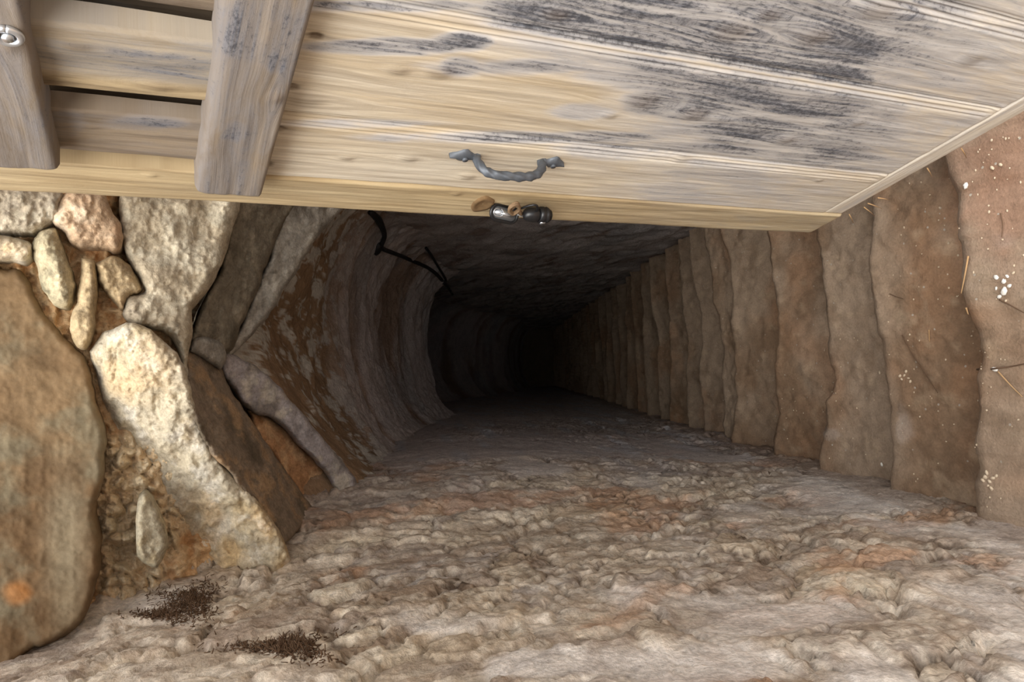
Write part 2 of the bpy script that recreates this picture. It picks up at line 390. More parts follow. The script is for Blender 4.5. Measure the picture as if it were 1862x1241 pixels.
mot = fbm(qv * np.array([20, 26, 1]), 5, 18, 0.7); low = fbm(qv * np.array([3, 4, 1]), 3, 19)
fr = 1 - sm(2.75, 3.15, Yv + 0.15 * low)                                 # orange mud front band
cm = mix(np.broadcast_to(sr(184, 172, 166), Xv.shape + (3,)), sr(150, 128, 112), sm(-0.05, 0.35, ringn))
cm = mix(cm, sr(160, 158, 158), sm(0.05, 0.5, low) * 0.6)
cfr = mix(np.broadcast_to(sr(138, 112, 86), Xv.shape + (3,)), sr(128, 102, 78), sm(0, .5, low))
cfr = mix(cfr, sr(186, 180, 168), sm(0.02, 0.16, mot + 0.35 * low + 0.16 * sm(2.3, 2.9, Yv) - 0.03))
cm = mix(cm, cfr, fr)
cm = mix(cm, sr(168, 160, 154), sm(2.7, 2.9, Yv) * (1 - sm(2.95, 3.2, Yv)) * sm(-0.2, 0.3, mot) * 0.6)
ceiling = grid('ceiling', np.stack([Xv, Yv, Zv], -1), cm, M_VAULT, flip=True)
tag(ceiling, 'rounded rock vault running down over the stairs', kind='structure')
# added collar keeping sky light out round the vault mouth, and added dark tunnel end
ring0 = np.stack([Xv[0], Yv[0], Zv[0]], -1)
cen = np.array([0.2, 2.04, 0.6])
V = [ring0, ring0 + (ring0 - cen) * np.array([0.6, 0, 0.6]) + [0, 0.03, 0], ring0 + (ring0 - cen) * np.array([3.0, 0, 2.2]) + [0, 0.06, 0]]
Vc = np.stack(V)
collar = grid('light_block_collar', Vc, np.broadcast_to(sr(150, 112, 76), Vc.shape).copy(), M_MUD)
tag(collar, 'added earth collar keeping light out behind the lintel stones', kind='structure')
ev = np.array([[-1.5, 12.6, -7], [2, 12.6, -7], [2, 12.6, -2], [-1.5, 12.6, -2]])
endw = put('added_end_wall', mesh('added_end_wall', ev, [[0, 1, 2, 3]], np.tile(sr(84, 70, 60), (4, 1))), M_VAULT)  # unseen end, added in a dark colour so the depth goes black
tag(endw, 'added dark wall closing the unseen bottom of the stairway', kind='structure')

# ---- steps ---------------------------------------------------------
NOS = [
 [(1690,225),(1704,313),(1725,379),(1727,450),(1733,520),(1740,582),(1756,641),(1752,689),(1756,766),(1758,856),(1752,892)],
 [(1566,330),(1567,397),(1558,456),(1563,520),(1570,588),(1585,671),(1597,737),(1606,802),(1607,856)],
 [(1462,380),(1469,430),(1480,510),(1485,582),(1489,647),(1497,695),(1497,716),(1488,727),(1485,772),(1477,844)],
 [(1384,430),(1393,485),(1400,567),(1402,622),(1396,715),(1404,752),(1395,802)],
 [(1298,422),(1315,467),(1324,548),(1322,622),(1324,689),(1331,722),(1325,756),(1323,798)],
 [(1269,433),(1284,493),(1285,541),(1300,585),(1306,637),(1300,689),(1306,741),(1304,776)],
 [(1245,459),(1256,541),(1267,574),(1267,630),(1259,659),(1265,715),(1271,767)],
 [(1226,474),(1232,567),(1241,622),(1237,667),(1241,752)],
 [(1198,489),(1208,578),(1213,659),(1209,689),(1208,748)],
 [(1174,500),(1176,548),(1189,622),(1191,689),(1191,741)],
 [(1159,515),(1163,622),(1169,734)],
 [(1139,525),(1147,622),(1154,734)]]
xs = np.linspace(-0.46, 0.80, 260)
noses = []; zst_ = []
for pl in NOS:
    pl = np.array(pl, float); dr = ray(pl[:, 0], pl[:, 1])
    t = (Z0 - CAM[2]) / (dr[:, 2] + SLOPE * dr[:, 1])
    zi = float(np.mean(CAM[2] + dr[:, 2] * t))
    t = (zi - CAM[2]) / dr[:, 2]; hp = CAM + dr * t[:, None]
    o = np.argsort(hp[:, 0]); yv = np.interp(xs, hp[o, 0], hp[o, 1])
    noses.append(yv); zst_.append(zi)
k = len(noses); ym = noses[-1].mean(); dy = 0.345
while ym < 13.2:
    ym += dy * rng.uniform(0.88, 1.12)
    p = np.stack([xs * 2.2, 0 * xs + ym * 3, 0 * xs], -1)
    noses.append(ym + 0.07 * fbm(p, 3, 33)); zst_.append(float(zst(ym)))
NST = len(noses)
print('steps', NST, [round(float(n.mean()), 2) for n in noses[:12]], [round(z, 2) for z in zst_[:12]])
words = ['topmost earth step, widest of all, strewn with chips and straw',
 'second earth step from the top, broad, with chalky scuffs near the left wall',
 'third earth step from the top, with a notch in its edge near the left wall',
 'fourth earth step from the top, evenly worn and grey brown',
 'fifth earth step from the top, last of the wide ones',
 'sixth earth step from the top, a very narrow tread in half shade',
 'seventh earth step from the top, with a bulging middle',
 'eighth earth step from the top, narrow and wavy, fading into shade',
 'ninth earth step from the top, narrow and dark',
 'tenth earth step from the top, dark brown with an uneven edge',
 'eleventh earth step from the top, barely lit',
 'twelfth earth step from the top, barely lit', 'thirteenth earth step from the top, almost lost in the dark']
steps = []
for i in range(NST):
    nx = len(xs); z = zst_[i]; zn = zst_[i + 1] if i + 1 < NST else z - 0.15
    yn = noses[i]; pr = (noses[i - 1] - 0.10) if i else np.full(nx, -0.7)
    if i: pr = np.minimum(pr, yn - 0.12)
    nt_ = 46 if i < 6 else (24 if i < 13 else 12); nr = 12 if i < 13 else 6
    yn = yn + 0.012 * fbm(np.stack([xs * 14, 0 * xs + i, 0 * xs], -1), 4, 44 + i)
    rad = 0.038 + 0.014 * fbm(np.stack([xs * 6, 0 * xs + i * 3.1, 0 * xs], -1), 3, 143)
    a = np.linspace(0, 1, nt_) ** (0.8 if i == 0 else 1)
    Yt = pr[:, None] + (yn - rad - pr)[:, None] * a[None]
    Xg = xs[:, None] * np.ones(nt_)[None]
    pp = np.stack([Xg, Yt, np.full_like(Yt, z)], -1)
    rel = sm(0.25, 1.0, a)[None] * np.ones(nx)[:, None]
    Zt = z - 0.016 * rel ** 2 + 0.014 * fbm(pp * 5, 3, 50) + 0.008 * fbm(pp * 20, 4, 51) + 0.004 * fbm(pp * 60, 3, 52) - 0.012 * (1 - sm(0, .35, a))[None]
    # rounded nosing and undercut riser
    th = np.linspace(0, math.pi / 2, nr)[1:]
    zr0 = Zt[:, -1:]
    wig = 0.012 * fbm(np.stack([xs[:, None] * 9 + 0 * th, 0 * xs[:, None] + th[None] * 1.5, 0 * xs[:, None] * th + i], -1), 3, 54)
    Yn = (yn - rad)[:, None] + (rad[:, None] + wig) * np.sin(th)[None]; Zn = zr0 - (rad * 0.9)[:, None] * (1 - np.cos(th))[None]
    sdn = np.array([0.25, 0.6, 1.0])
    Yr = Yn[:, -1:] - 0.085 * np.array([0.6, 0.95, 1.0])[None]; Zr = Zn[:, -1:] + (zn - 0.12 - Zn[:, -1:]) * sdn[None]
    Yb = np.concatenate([Yt, Yn, Yr], 1); Zb = np.concatenate([Zt, Zn, Zr], 1)
    # close underneath
    Yb = np.concatenate([Yb, pr[:, None], pr[:, None]], 1); Zb = np.concatenate([Zb, np.full((nx, 1), zn - 0.12), Zt[:, :1]], 1)
    m_ = Yb.shape[1]
    Pt = np.stack([xs[:, None] * np.ones(m_)[None], Yb, Zb], -1)
    cl = fbm(Pt * 3.2 + 4, 4, 57); fi = fbm(Pt * 24, 4, 58)
    base = np.broadcast_to(sr(150, 130, 110), Pt.shape)
    cc = mix(base, sr(130, 106, 84), sm(-0.1, 0.4, cl)); cc = mix(cc, sr(150, 112, 82), sm(0.1, 0.5, fbm(Pt * 4 + 9, 4, 59)) * 0.5)
    cc = mix(cc, sr(110, 88, 68), sm(0.0, 0.5, fbm(Pt * 11 + 2, 5, 159, .6)) * 0.55)
    cc = mix(cc, sr(172, 150, 124), sm(0.15, 0.6, fi) * 0.4)
    us, vs = proj(Pt)
    wb2 = 0.5 * fi
    cc = mix(cc, sr(196, 190, 182), 0.22 * np.maximum(blob(us, vs, 1642, 775, 14, 28, .5, 2 * wb2), np.maximum(blob(us, vs, 1515, 790, 16, 9, .5, 2 * wb2), blob(us, vs, 1835, 435, 12, 16, .4, wb2))))
    cc = mix(cc, sr(126, 84, 62), 0.5 * blob(us, vs, 1830, 330, 90, 140, .5, wb2))
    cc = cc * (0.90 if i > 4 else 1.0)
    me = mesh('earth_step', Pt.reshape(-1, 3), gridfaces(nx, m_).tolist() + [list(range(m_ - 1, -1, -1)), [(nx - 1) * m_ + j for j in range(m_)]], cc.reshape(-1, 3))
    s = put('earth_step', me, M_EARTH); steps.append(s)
    if i < len(words): lab = words[i]
    else: lab = 'earth step in the unlit lower part of the stairway'
    tag(s, lab, 'step', 'earth steps going down')

# ground behind the photographer
gy = np.array([[-2.5, -4, zst_[0] - 0.02], [2.5, -4, zst_[0] - 0.02], [2.5, -0.5, zst_[0] - 0.02], [-2.5, -0.5, zst_[0] - 0.02]])
fl = put('floor', mesh('floor', gy, [[0, 1, 2, 3]], np.tile(sr(150, 122, 96), (4, 1))), M_EARTH)
tag(fl, 'trodden earth ground outside the door', kind='structure')
# ---- front wall (mud and rubble the lintel stones are bedded in)
STONES = []   # filled below: name, outline, anchors, options
def st(lab, outline, anch, **kw): STONES.append((lab, outline, anch, kw))
st('large smooth brown stone slab standing upright above the left wall, widest stone in view',
   [(-70,440),(0,486),(38,492),(62,535),(85,575),(125,622),(157,657),(172,720),(190,790),(187,860),(172,935),(182,1000),(176,1060),(160,1110),(130,1152),(60,1180),(-70,1200)],
   [((0,490),1.60),((170,700),1.57),((100,1150),1.44)], pal='brown', R=14, E=.03, amp=.0035)
st('long pale cream boulder leaning from the mouth of the stairway down to the left wall',
   [(165,640),(180,612),(215,592),(262,592),(300,622),(332,655),(345,700),(360,760),(388,820),(430,870),(482,930),(517,985),(527,1040),(520,1090),(495,1116),(450,1112),(408,1090),(368,1050),(332,1000),(298,930),(262,862),(225,812),(198,762),(178,700)],
   [((200,640),1.54),((340,780),1.55),((520,1050),1.62)], pal='pale', R=40, E=.05, amp=.016, T=.26)
st('long cream and grey stone coming down from behind the door edge to the point of the arch',
   [(215,350),(330,345),(432,350),(428,400),(408,465),(384,520),(352,560),(350,610),(342,660),(350,695),(336,690),(325,640),(300,604),(250,592),(226,572),(232,542),(262,528),(240,482),(222,440)],
   [((230,400),1.62),((420,390),1.72),((335,680),1.60)], pal='cream', R=24, E=.045, amp=.015, T=.26)
st('grey brown slab underside darkened with painted shade between the two grey arch stones',
   [(425,350),(545,350),(530,390),(500,440),(470,520),(440,590),(418,642),(390,645),(366,622),(346,612),(384,520),(408,468)],
   [((430,390),1.80),((520,400),1.93),((400,630),1.80)], pal='dark', R=12, E=.03, amp=.012, T=.3)  # dark palette carries the shade under the cream stone
st('innermost light grey arch slab on the right, its edge running up behind the door',
   [(520,350),(640,350),(612,392),(572,442),(522,522),(482,582),(442,628),(412,645),(436,592),(468,522),(497,442)],
   [((530,390),1.96),((600,395),2.04),((420,635),1.90)], pal='grey', R=10, E=.03, amp=.012, T=.3)
st('dark brown slab tucked in behind the long pale boulder',
   [(340,636),(392,650),(408,690),(432,730),(460,770),(505,835),(545,895),(572,935),(545,962),(512,988),(478,935),(426,872),(383,820),(355,760),(342,700)],
   [((345,660),1.66),((430,760),1.76),((550,930),1.86)], pal='darkbrown', R=10, E=.02, amp=.016, T=.3)
st('innermost lilac grey arch slab slanting down to the left wall',
   [(398,640),(432,648),(482,678),(522,718),(572,778),(612,828),(648,876),(640,900),(610,893),(586,852),(538,803),(500,765),(458,748),(428,712),(406,682)],
   [((405,650),1.90),((520,740),2.0),((640,880),2.12)], pal='lilac', R=10, E=.025, amp=.010, T=.3)
st('small wedge stone at the very point of the arch',
   [(343,640),(352,618),(378,614),(408,630),(410,655),(400,672),(386,662),(365,652)], [((345,640),1.68),((405,640),1.74),((390,665),1.74)], pal='grey', R=12, E=.04, amp=.006, T=.15)
st('egg shaped mossy grey stone standing upright beside the top corner of the brown slab',
   [(62,432),(78,417),(98,418),(113,440),(124,478),(136,520),(128,556),(104,560),(80,530),(70,490),(58,455)], [((60,440),1.56),((120,440),1.56),((110,555),1.55)], pal='green', R=26, E=.05, amp=.012, T=.15)
st('pink and cream block right under the golden door board',
   [(92,385),(122,352),(186,352),(208,388),(222,412),(218,452),(180,452),(132,449),(118,425),(96,408)], [((100,380),1.57),((210,390),1.59),((150,450),1.57)], pal='pink', R=22, E=.035, amp=.014, T=.15)
st('cream stone under the door board at the upper end of the stonework',
   [(-60,340),(100,345),(112,376),(85,414),(45,427),(0,420),(-60,425)], [((-60,350),1.58),((100,350),1.58),((0,420),1.57)], pal='cream', R=22, E=.035, amp=.014, T=.15)
st('flat yellowish stone above the corner of the brown slab',
   [(-60,432),(0,428),(48,440),(60,462),(40,478),(0,470),(-60,470)], [((-60,440),1.57),((50,445),1.57),((0,470),1.57)], pal='pale', R=16, E=.03, amp=.01, T=.15)
st('narrow upright tan stone between the egg shaped stone and orange mud',
   [(147,470),(172,476),(178,510),(174,560),(168,612),(152,636),(132,622),(128,590),(138,548),(144,505)], [((150,480),1.57),((175,480),1.57),((150,630),1.55)], pal='tan', R=14, E=.03, amp=.008, T=.15)
st('brown lump of stone between the orange mud and the cream arch stone',
   [(172,480),(205,466),(238,486),(258,528),(236,540),(222,565),(198,540),(182,515)], [((180,480),1.58),((240,490),1.6),((220,560),1.58)], pal='tan', R=18, E=.04, amp=.014, T=.15)
st('small arrow shaped grey stone bedded in mortar below the pale boulder',
   [(246,950),(252,915),(268,900),(288,925),(300,962),(303,1000),(285,1030),(252,1015)], [((250,950),1.50),((300,960),1.52),((270,1030),1.50)], pal='greyb', R=14, E=.025, amp=.01, T=.12)

# depth field for the wall the stones are bedded in
AN = [a for s_ in STONES for a in s_[2] if 1.53 < a[1] <= 1.69] + [((100, 1150), 1.46), ((520, 1080), 1.66), ((300, 1120), 1.57), ((400, 900), 1.60)]
AU = np.array([a[0][0] for a in AN], float); AV = np.array([a[0][1] for a in AN], float); AY = np.array([a[1] for a in AN])
def ybase(u, v):
    wgt = 1 / (((u[..., None] - AU)**2 + (v[..., None] - AV)**2) + 900.0)**1.3
    return (wgt * AY).sum(-1) / wgt.sum(-1)
nu, nv = 330, 420
ug = np.linspace(-260, 700, nu)[:, None] * np.ones(nv)[None]; vg = np.linspace(260, 1300, nv)[None] * np.ones(nu)[:, None]
inner = np.interp(vg, [260, 345, 400, 470, 520, 600, 640, 700, 760, 820, 870, 930, 985, 1040, 1100, 1300], [375, 375, 372, 350, 335, 320, 332, 336, 350, 375, 415, 465, 500, 515, 560, 600])
ug = np.minimum(ug, inner)
yb = ybase(ug, vg) + 0.072
pb = np.stack([ug / 60, vg / 60, 0 * ug], -1)
mf = fbm(pb * 1.4, 4, 101); mff = fbm(pb * 5, 4, 102); mr_ = ridged(pb * 2.6, 4, 103)
vf1, vf2, vcid = voro(np.stack([ug / 27 + 0.7 * mf, vg / 27 + 0.7 * fbm(pb, 3, 104)], -1), 9)
crumb = blob(ug, vg, 240, 955, 95, 170, .3, .4 * mf)                     # crumbly mortar heap under the pale boulder
mf3 = fbm(pb * 3, 5, 108, .6)
yb = yb + 0.07 * sm(190, 230, ug) * (1 - sm(420, 560, vg))
yb = yb - 0.018 * mf - 0.012 * mff - crumb * (0.018 + 0.024 * np.sqrt(sm(0, .6, vf2 - vf1)) * (0.4 + vcid) + 0.03 * mf3) - 0.012 * mr_
Pb = P(ug, vg, yb)
cb = mix(np.broadcast_to(sr(204, 166, 122), Pb.shape), sr(180, 136, 92), sm(-.1, .4, mf))
cb = mix(cb, sr(206, 180, 142), sm(0, .4, mff) * 0.6)
cb = mix(cb, sr(222, 202, 168), crumb * (0.6 + 0.35 * sm(0.3, .8, vcid)))
cb = mix(cb, sr(120, 84, 54), (1 - sm(0, .05, vf2 - vf1)) * crumb * 0.3)
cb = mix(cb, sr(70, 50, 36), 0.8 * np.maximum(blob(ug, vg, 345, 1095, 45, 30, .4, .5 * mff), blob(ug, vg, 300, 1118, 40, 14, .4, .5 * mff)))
cb = mix(cb, sr(120, 88, 58), sm(200, 330, ug) * (1 - sm(600, 700, vg)) * 0.2)
wall_front = grid('wall_front', Pb, cb, M_MUD, flip=False)
tag(wall_front, 'mud and rubble wall above the mouth of the stairway', kind='structure')

PAL = dict(
 brown=(sr(140,116,86), sr(124,99,71), sr(142,132,108), 3.0), pale=(sr(198,186,162), sr(176,158,126), sr(220,212,196), 8),
 cream=(sr(180,166,142), sr(152,140,122), sr(200,190,168), 8), dark=(sr(112,103,88), sr(90,82,68), sr(136,126,108), 8),  # dark: shade of the slab underside put into the colour
 grey=(sr(142,136,126), sr(114,107,96), sr(170,164,152), 9), darkbrown=(sr(132,116,98), sr(100,88,72), sr(166,136,102), 7),
 lilac=(sr(158,150,148), sr(134,126,120), sr(186,176,160), 9), green=(sr(166,154,126), sr(126,120,98), sr(190,176,144), 12),
 pink=(sr(190,162,132), sr(174,136,102), sr(212,192,166), 10), tan=(sr(164,144,112), sr(144,122,92), sr(186,166,132), 10),
 greyb=(sr(166,156,134), sr(142,132,110), sr(186,170,138), 12), orange=(sr(172,130,92), sr(150,108,72), sr(194,158,118), 10))
for k_ in ('brown', 'pale', 'cream', 'pink'):
    PAL[k_] = tuple(c_ * (.80 if k_ == 'brown' else .9) for c_ in PAL[k_][:3]) + PAL[k_][3:]
def resample(poly, step, amp, seed):
    p = smoothpath(np.array(list(poly) + [poly[0]], float), 6)[:-1]
    L = np.linalg.norm(np.roll(p, -1, 0) - p, axis=1); s = np.concatenate([[0], np.cumsum(L)]); n = int(s[-1] / step)
    q_ = np.linspace(0, s[-1], n, endpoint=False); pc = np.vstack([p, p[:1]])
    r = np.stack([np.interp(q_, s, pc[:, 0]), np.interp(q_, s, pc[:, 1])], 1)
    w_ = np.stack([r[:, 0] / 26, r[:, 1] / 26, 0 * r[:, 0]], -1)
    return r + amp * np.stack([fbm(w_, 4, seed), fbm(w_ + 7, 4, seed + 1)], 1)
def stone(i, lab, outline, anch, pal='cream', R=20, E=.05, amp=.015, T=.2, step=3.2, bumpy=True, name='stone_slab', kind=None):
    bd = resample(outline, step, 5.0, 200 + i)
    n = len(bd)
    lo, hi = bd.min(0), bd.max(0)
    gx, gy_ = np.meshgrid(np.arange(lo[0], hi[0], step), np.arange(lo[1], hi[1], step), indexing='ij')
    gp = np.stack([gx.ravel(), gy_.ravel()], 1) + rng.uniform(-.2, .2, (gx.size, 2)) * step
    # inside test
    ins = np.zeros(len(gp), bool); x1, y1 = bd[:, 0], bd[:, 1]; x2, y2 = np.roll(x1, -1), np.roll(y1, -1)
    for a_ in range(n):
        cnd = ((y1[a_] > gp[:, 1]) != (y2[a_] > gp[:, 1]))
        xi = (x2[a_] - x1[a_]) * (gp[:, 1] - y1[a_]) / (y2[a_] - y1[a_] + 1e-12) + x1[a_]
        ins ^= cnd & (gp[:, 0] < xi)
    gp = gp[ins]
    dist = np.sqrt(((gp[:, None] - bd[None])**2).sum(-1)).min(1)
    gp = gp[dist > step * 0.7]
    pts = [Vector(p_) for p_ in bd.tolist()] + [Vector(p_) for p_ in gp.tolist()]
    vo, ed, fa, _, _, _ = delaunay_2d_cdt(pts, [(a_, (a_ + 1) % n) for a_ in range(n)], [], 1, 1e-6)
    vv = np.array([(p_[0], p_[1]) for p_ in vo])
    dist = np.sqrt(((vv[:, None] - bd[None])**2).sum(-1)).min(1)
    A = np.array([[a_[0][0], a_[0][1], 1] for a_ in anch], float); rhs = np.array([1 / a_[1] for a_ in anch])
    co = np.linalg.solve(A, rhs)
    yv = 1 / (vv @ co[:2] + co[2])
    t_ = np.clip(dist / R, 0, 1)
    w_ = np.stack([vv[:, 0] / 60, vv[:, 1] / 60, 0 * vv[:, 0] + i], -1)
    n1 = fbm(w_ * 1.3, 5, 300 + i, .55); n2 = fbm(w_ * 6, 4, 310 + i); rdg = ridged(w_ * 2.0, 4, 320 + i)
    hq = (fbm(w_ * np.array([1.6, 1.1, 1]), 5, 370 + i, .55) * .5 + .5) * 7; hf = np.floor(hq); hq = hf + sm(0, .2, hq - hf)
    yv = yv + E * (1 - np.sqrt(1 - (1 - t_)**2)) - amp * n1 * 1.2 - amp * .22 * n2 - amp * .5 * rdg * sm(0, .6, t_) - (0 if pal == 'brown' else amp * .35) * (hq - 3.5)
    Pf = P(vv[:, 0], vv[:, 1], yv)
    # boundary loop order: find boundary edges of the triangulation
    from collections import Counter
    cnt = Counter()
    for f in fa:
        for a_ in range(3):
            cnt[(f[a_], f[(a_ + 1) % 3])] += 1
    be = {a_: b_ for (a_, b_) in cnt if (b_, a_) not in cnt}
    start = next(iter(be)); loop = [start]; cur = be[start]
    while cur != start and len(loop) < 5000: loop.append(cur); cur = be.get(cur, start)
    Vt = [Pf]; Fc = [list(f) for f in fa]; base = len(Pf)
    mid = Pf[loop].mean(0); prev = loop
    for kk, (fr_, sh) in enumerate(((0.4, 0.0), (1.0, 0.04))):
        pl = Pf[loop] + np.array([0, T * fr_, 0]); pl = pl + (mid + [0, T*fr_, 0] - pl) * sh * np.array([1, 0, 1])
        ids = list(range(base, base + len(loop))); Vt.append(pl); base += len(loop)
        for a_ in range(len(loop)):
            b_ = (a_ + 1) % len(loop); Fc.append([prev[b_], prev[a_], ids[a_], ids[b_]])
        prev = ids
    Fc.append(prev[::-1] if False else prev)
    Va = np.concatenate(Vt)
    c0, c1, c2_, fq = PAL[pal]
    wv = Va * fq; m1 = fbm(wv, 5, 330 + i, .6); m2 = fbm(wv * 2.6 + 3, 5, 340 + i, .6); m3 = fbm(wv * 7, 3, 350 + i)
    cc = mix(np.broadcast_to(c0, Va.shape), c1, sm(0.0, .35, m1)); cc = mix(cc, c2_, sm(0.0, .35, m2) * 0.8); cc = cc * (1 + .35 * np.clip(m3, -1, 1))[:, None]
    cc = mix(cc, c1 * 0.6, sm(.2, .5, m3) * .4)
    if pal == 'pale':
        cc = mix(cc, sr(196,162,114), sm(0.05, .35, fbm(wv * .9 + 20, 4, 360)) * .45); cc = mix(cc, sr(160,150,132), sm(0.0, .3, fbm(wv * 1.7 + 40, 5, 362)) * .5)
    if pal == 'brown':
        ub, vb = proj(Va)
        cc = mix(cc, sr(152,142,118), blob(ub, vb, 120, 1000, 50, 160, .5, .8 * m1) * .6); cc = mix(cc, sr(186,124,66), blob(ub, vb, 30, 1080, 30, 26, .4, .5*m1) * .6)
    me = mesh(name, Va, Fc, cc)
    bpy_o = put(name, me, M_STONE if pal != 'brown' else M_SLAB)
    # recentre origin on the stone
    c_ = Va.mean(0); me.transform(Matrix.Translation(Vector((-c_).tolist()))); bpy_o.location = c_.tolist()
    tag(bpy_o, lab, 'stone' if not kind else None, 'stones set round the mouth of the stairway' if not kind else None, kind)
    return bpy_o
stone_objs = [stone(i, s_[0], s_[1], s_[2], **s_[3]) for i, s_ in enumerate(STONES)]
stone(40, 'orange mud packed between the two slanting slabs', [(452,748),(498,765),(538,803),(586,852),(612,893),(600,912),(566,925),(540,892),(505,838),(470,790)],
      [((460,760),2.0),((540,800),2.1),((600,905),2.14)], pal='orange', R=10, E=.02, amp=.010, T=.2, name='trim_1', kind='structure')

# ================================================================== THE DOOR
VPD = np.array([200.0, 1108.0])
dd_ = ray(VPD[0], VPD[1]); dd_[2] = 0; dd_ /= np.linalg.norm(dd_)
DX = -dd_; DZ = np.array([0, 0, 1.0]); DY = np.cross(DZ, DX)
DO = P(1470, 428, 1.18)
def d_loc(u, v, off=0.0):
    """pixel -> door coordinates (across from the free edge, height above the bottom), off = offset towards the back"""
    r = ray(u, v); n = DY; t = ((DO + DY * off - CAM) @ n) / (r @ n)
    p = CAM + r * np.asarray(t)[..., None] - DO
    return p @ DX, p @ DZ
door = empty('door_1', DO.tolist())
Md = Matrix.Identity(4)
for i in range(3):
    Md[i][0] = DX[i]; Md[i][1] = DY[i]; Md[i][2] = DZ[i]; Md[i][3] = DO[i]
door.matrix_world = Md
tag(door, 'weathered plank door standing open on the right of the stairs', kind='structure')
for nm, a_ in (('A', (900, 55)), ('A2', (1700, 190)), ('B', (900, 248)), ('B2', (1500, 310)), ('C', (900, 352)), ('D', (1800, 30)), ('edge', (900, 402)), ('top', (0, 355)), ('rail2L', (372, 100)), ('rail2R', (530, 100)), ('rail2end', (400, 322)), ('rail1R', (90, 150)), ('rail1end', (90, 275)), ('corner TR', (1862, 215)), ('gap', (200, 172))):
    print('door', nm, [round(float(x), 3) for x in d_loc(*a_)])

def board(name, s0, s1, h0, h1, yf, th, mat, along='h', beads=(), knots=(), grey=None, rnd=(.004, .004, .004, .004), wave=0.0, seed=0, res=(.0035, .006), edge=None, label=None, parent=None, dent=0.0012, nails=()):
    """one board of the door; s across, h up; beads = s positions of run lines cut in the face; edge = callables for wavy sides"""
    ns = max(8, int((s1 - s0) / res[0])); nh = max(8, int((h1 - h0) / res[1]))
    ns = min(ns, 260); nh = min(nh, 420)
    a, b = np.meshgrid(np.linspace(0, 1, ns), np.linspace(0, 1, nh), indexing='ij')
    hh = h0 + (h1 - h0) * b; ss = s0 + (s1 - s0) * a
    if edge:
        lo = s0 + edge[0](hh) if edge[0] else s0; hi_ = s1 + edge[1](hh) if edge[1] else s1
        ss = lo + (hi_ - lo) * a
        if len(edge) > 2:
            l2 = h0 + edge[2](ss) if edge[2] else h0; h2 = h1 + edge[3](ss) if edge[3] else h1
            hh = l2 + (h2 - l2) * b
    Yf = np.full_like(ss, yf)
    def rr(dist, r):
        t = np.clip(dist / r, 0, 1); return r * 0.8 * (1 - np.sqrt(np.maximum(0, 1 - (1 - t)**2)))
    Yf = Yf + rr(a * (s1 - s0), rnd[0]) + rr((1 - a) * (s1 - s0), rnd[1]) + rr(b * (h1 - h0), rnd[2]) + rr((1 - b) * (h1 - h0), rnd[3])
    for bs, bw, bdp in beads:
        Yf = Yf + bdp * np.exp(-((ss - bs) / bw)**2) * sm(0.0, .02, hh - h0 - .01 if h0 < .2 else hh*0+1)
    al, ac = (hh, ss) if along == 'h' else (ss, hh)
    kk = np.zeros_like(ss); warp = np.zeros_like(ss)
    for (ks, kh, kr) in knots:
        kc, ka = (ks, kh) if along == 'h' else (kh, ks)
        dc, da = ac - kc, al - ka
        warp += -np.sign(dc) * kr * 0.9 * np.exp(-(np.abs(dc) / (kr * 1.6))) * np.exp(-(da / (kr * 3.2))**2) * sm(0, kr*.3, np.abs(dc))
        rr_ = np.hypot(dc / kr, da / (kr * 1.4)); kk = np.maximum(kk, (1 - sm(.3, 1.25, rr_)) * .45)
        Yf -= 0.0025 * np.exp(-rr_**2 * 1.5)
    w3 = np.stack([ac * 14, al * 3, 0 * al + seed], -1)
    warp = warp + 0.006 * fbm(np.stack([ac * 6, al * 3.5, 0 * al + seed], -1), 3, 5)
    Yf = Yf + wave * fbm(w3 * np.array([1, .8, 1]), 3, seed) + dent * fbm(w3 * np.array([6, 3, 1]), 3, seed + 3)
    for (ns_, nh_) in nails:
        e_ = np.hypot((ss - ns_) / .0055, (hh - nh_) / .0075); Yf = Yf + .003 * np.exp(-e_**2); kk = np.maximum(kk, 1 - sm(.8, 1.5, e_))
        kk = np.maximum(kk, .55 * np.exp(-((ss - ns_) / .004)**2) * np.where(hh < nh_, np.exp((hh - nh_) / .03), 0))
    Vf = np.stack([ss, Yf, hh], -1)
    n, m = ns, nh
    loop = [(i_, 0) for i_ in range(n)] + [(n-1, j) for j in range(1, m)] + [(i_, m-1) for i_ in range(n-2, -1, -1)] + [(0, j) for j in range(m-2, 0, -1)]
    ids = [i_ * m + j for i_, j in loop]; vf = Vf.reshape(-1, 3)
    back = vf[ids].copy(); back[:, 1] = yf + th
    nF = len(vf); L_ = len(ids)
    F_ = gridfaces(n, m).tolist()
    F_ = [f[::-1] for f in F_]
    for q_ in range(L_):
        r_ = (q_ + 1) % L_; F_.append([ids[q_], ids[r_], nF + r_, nF + q_][::-1])
    F_.append([nF + q_ for q_ in range(L_)])
    Va = np.concatenate([vf, back])
    acs = (ac + warp).ravel(); als = al.ravel()
    gc = np.stack([np.concatenate([acs, acs[ids]]), np.concatenate([als, als[ids]]), np.full(len(Va), seed * 1.37)], 1)
    pw = Va @ np.stack([DX, DY, DZ]) + DO
    uu, vv_ = proj(pw)
    wbl = .35 * fbm(np.stack([Va[:, 0] * 22, Va[:, 2] * 9, 0 * uu], -1), 4, 77)
    g_ = grey(uu, vv_, wbl) if grey is not None else 0 * uu
    kn_ = np.concatenate([kk.ravel(), kk.ravel()[ids]])
    me = mesh(name, Va, F_, None, dict(gc=gc, grey=g_, knot=kn_))
    o = put(name, me, mat, parent or door)
    if label: o['label'] = label
    return o

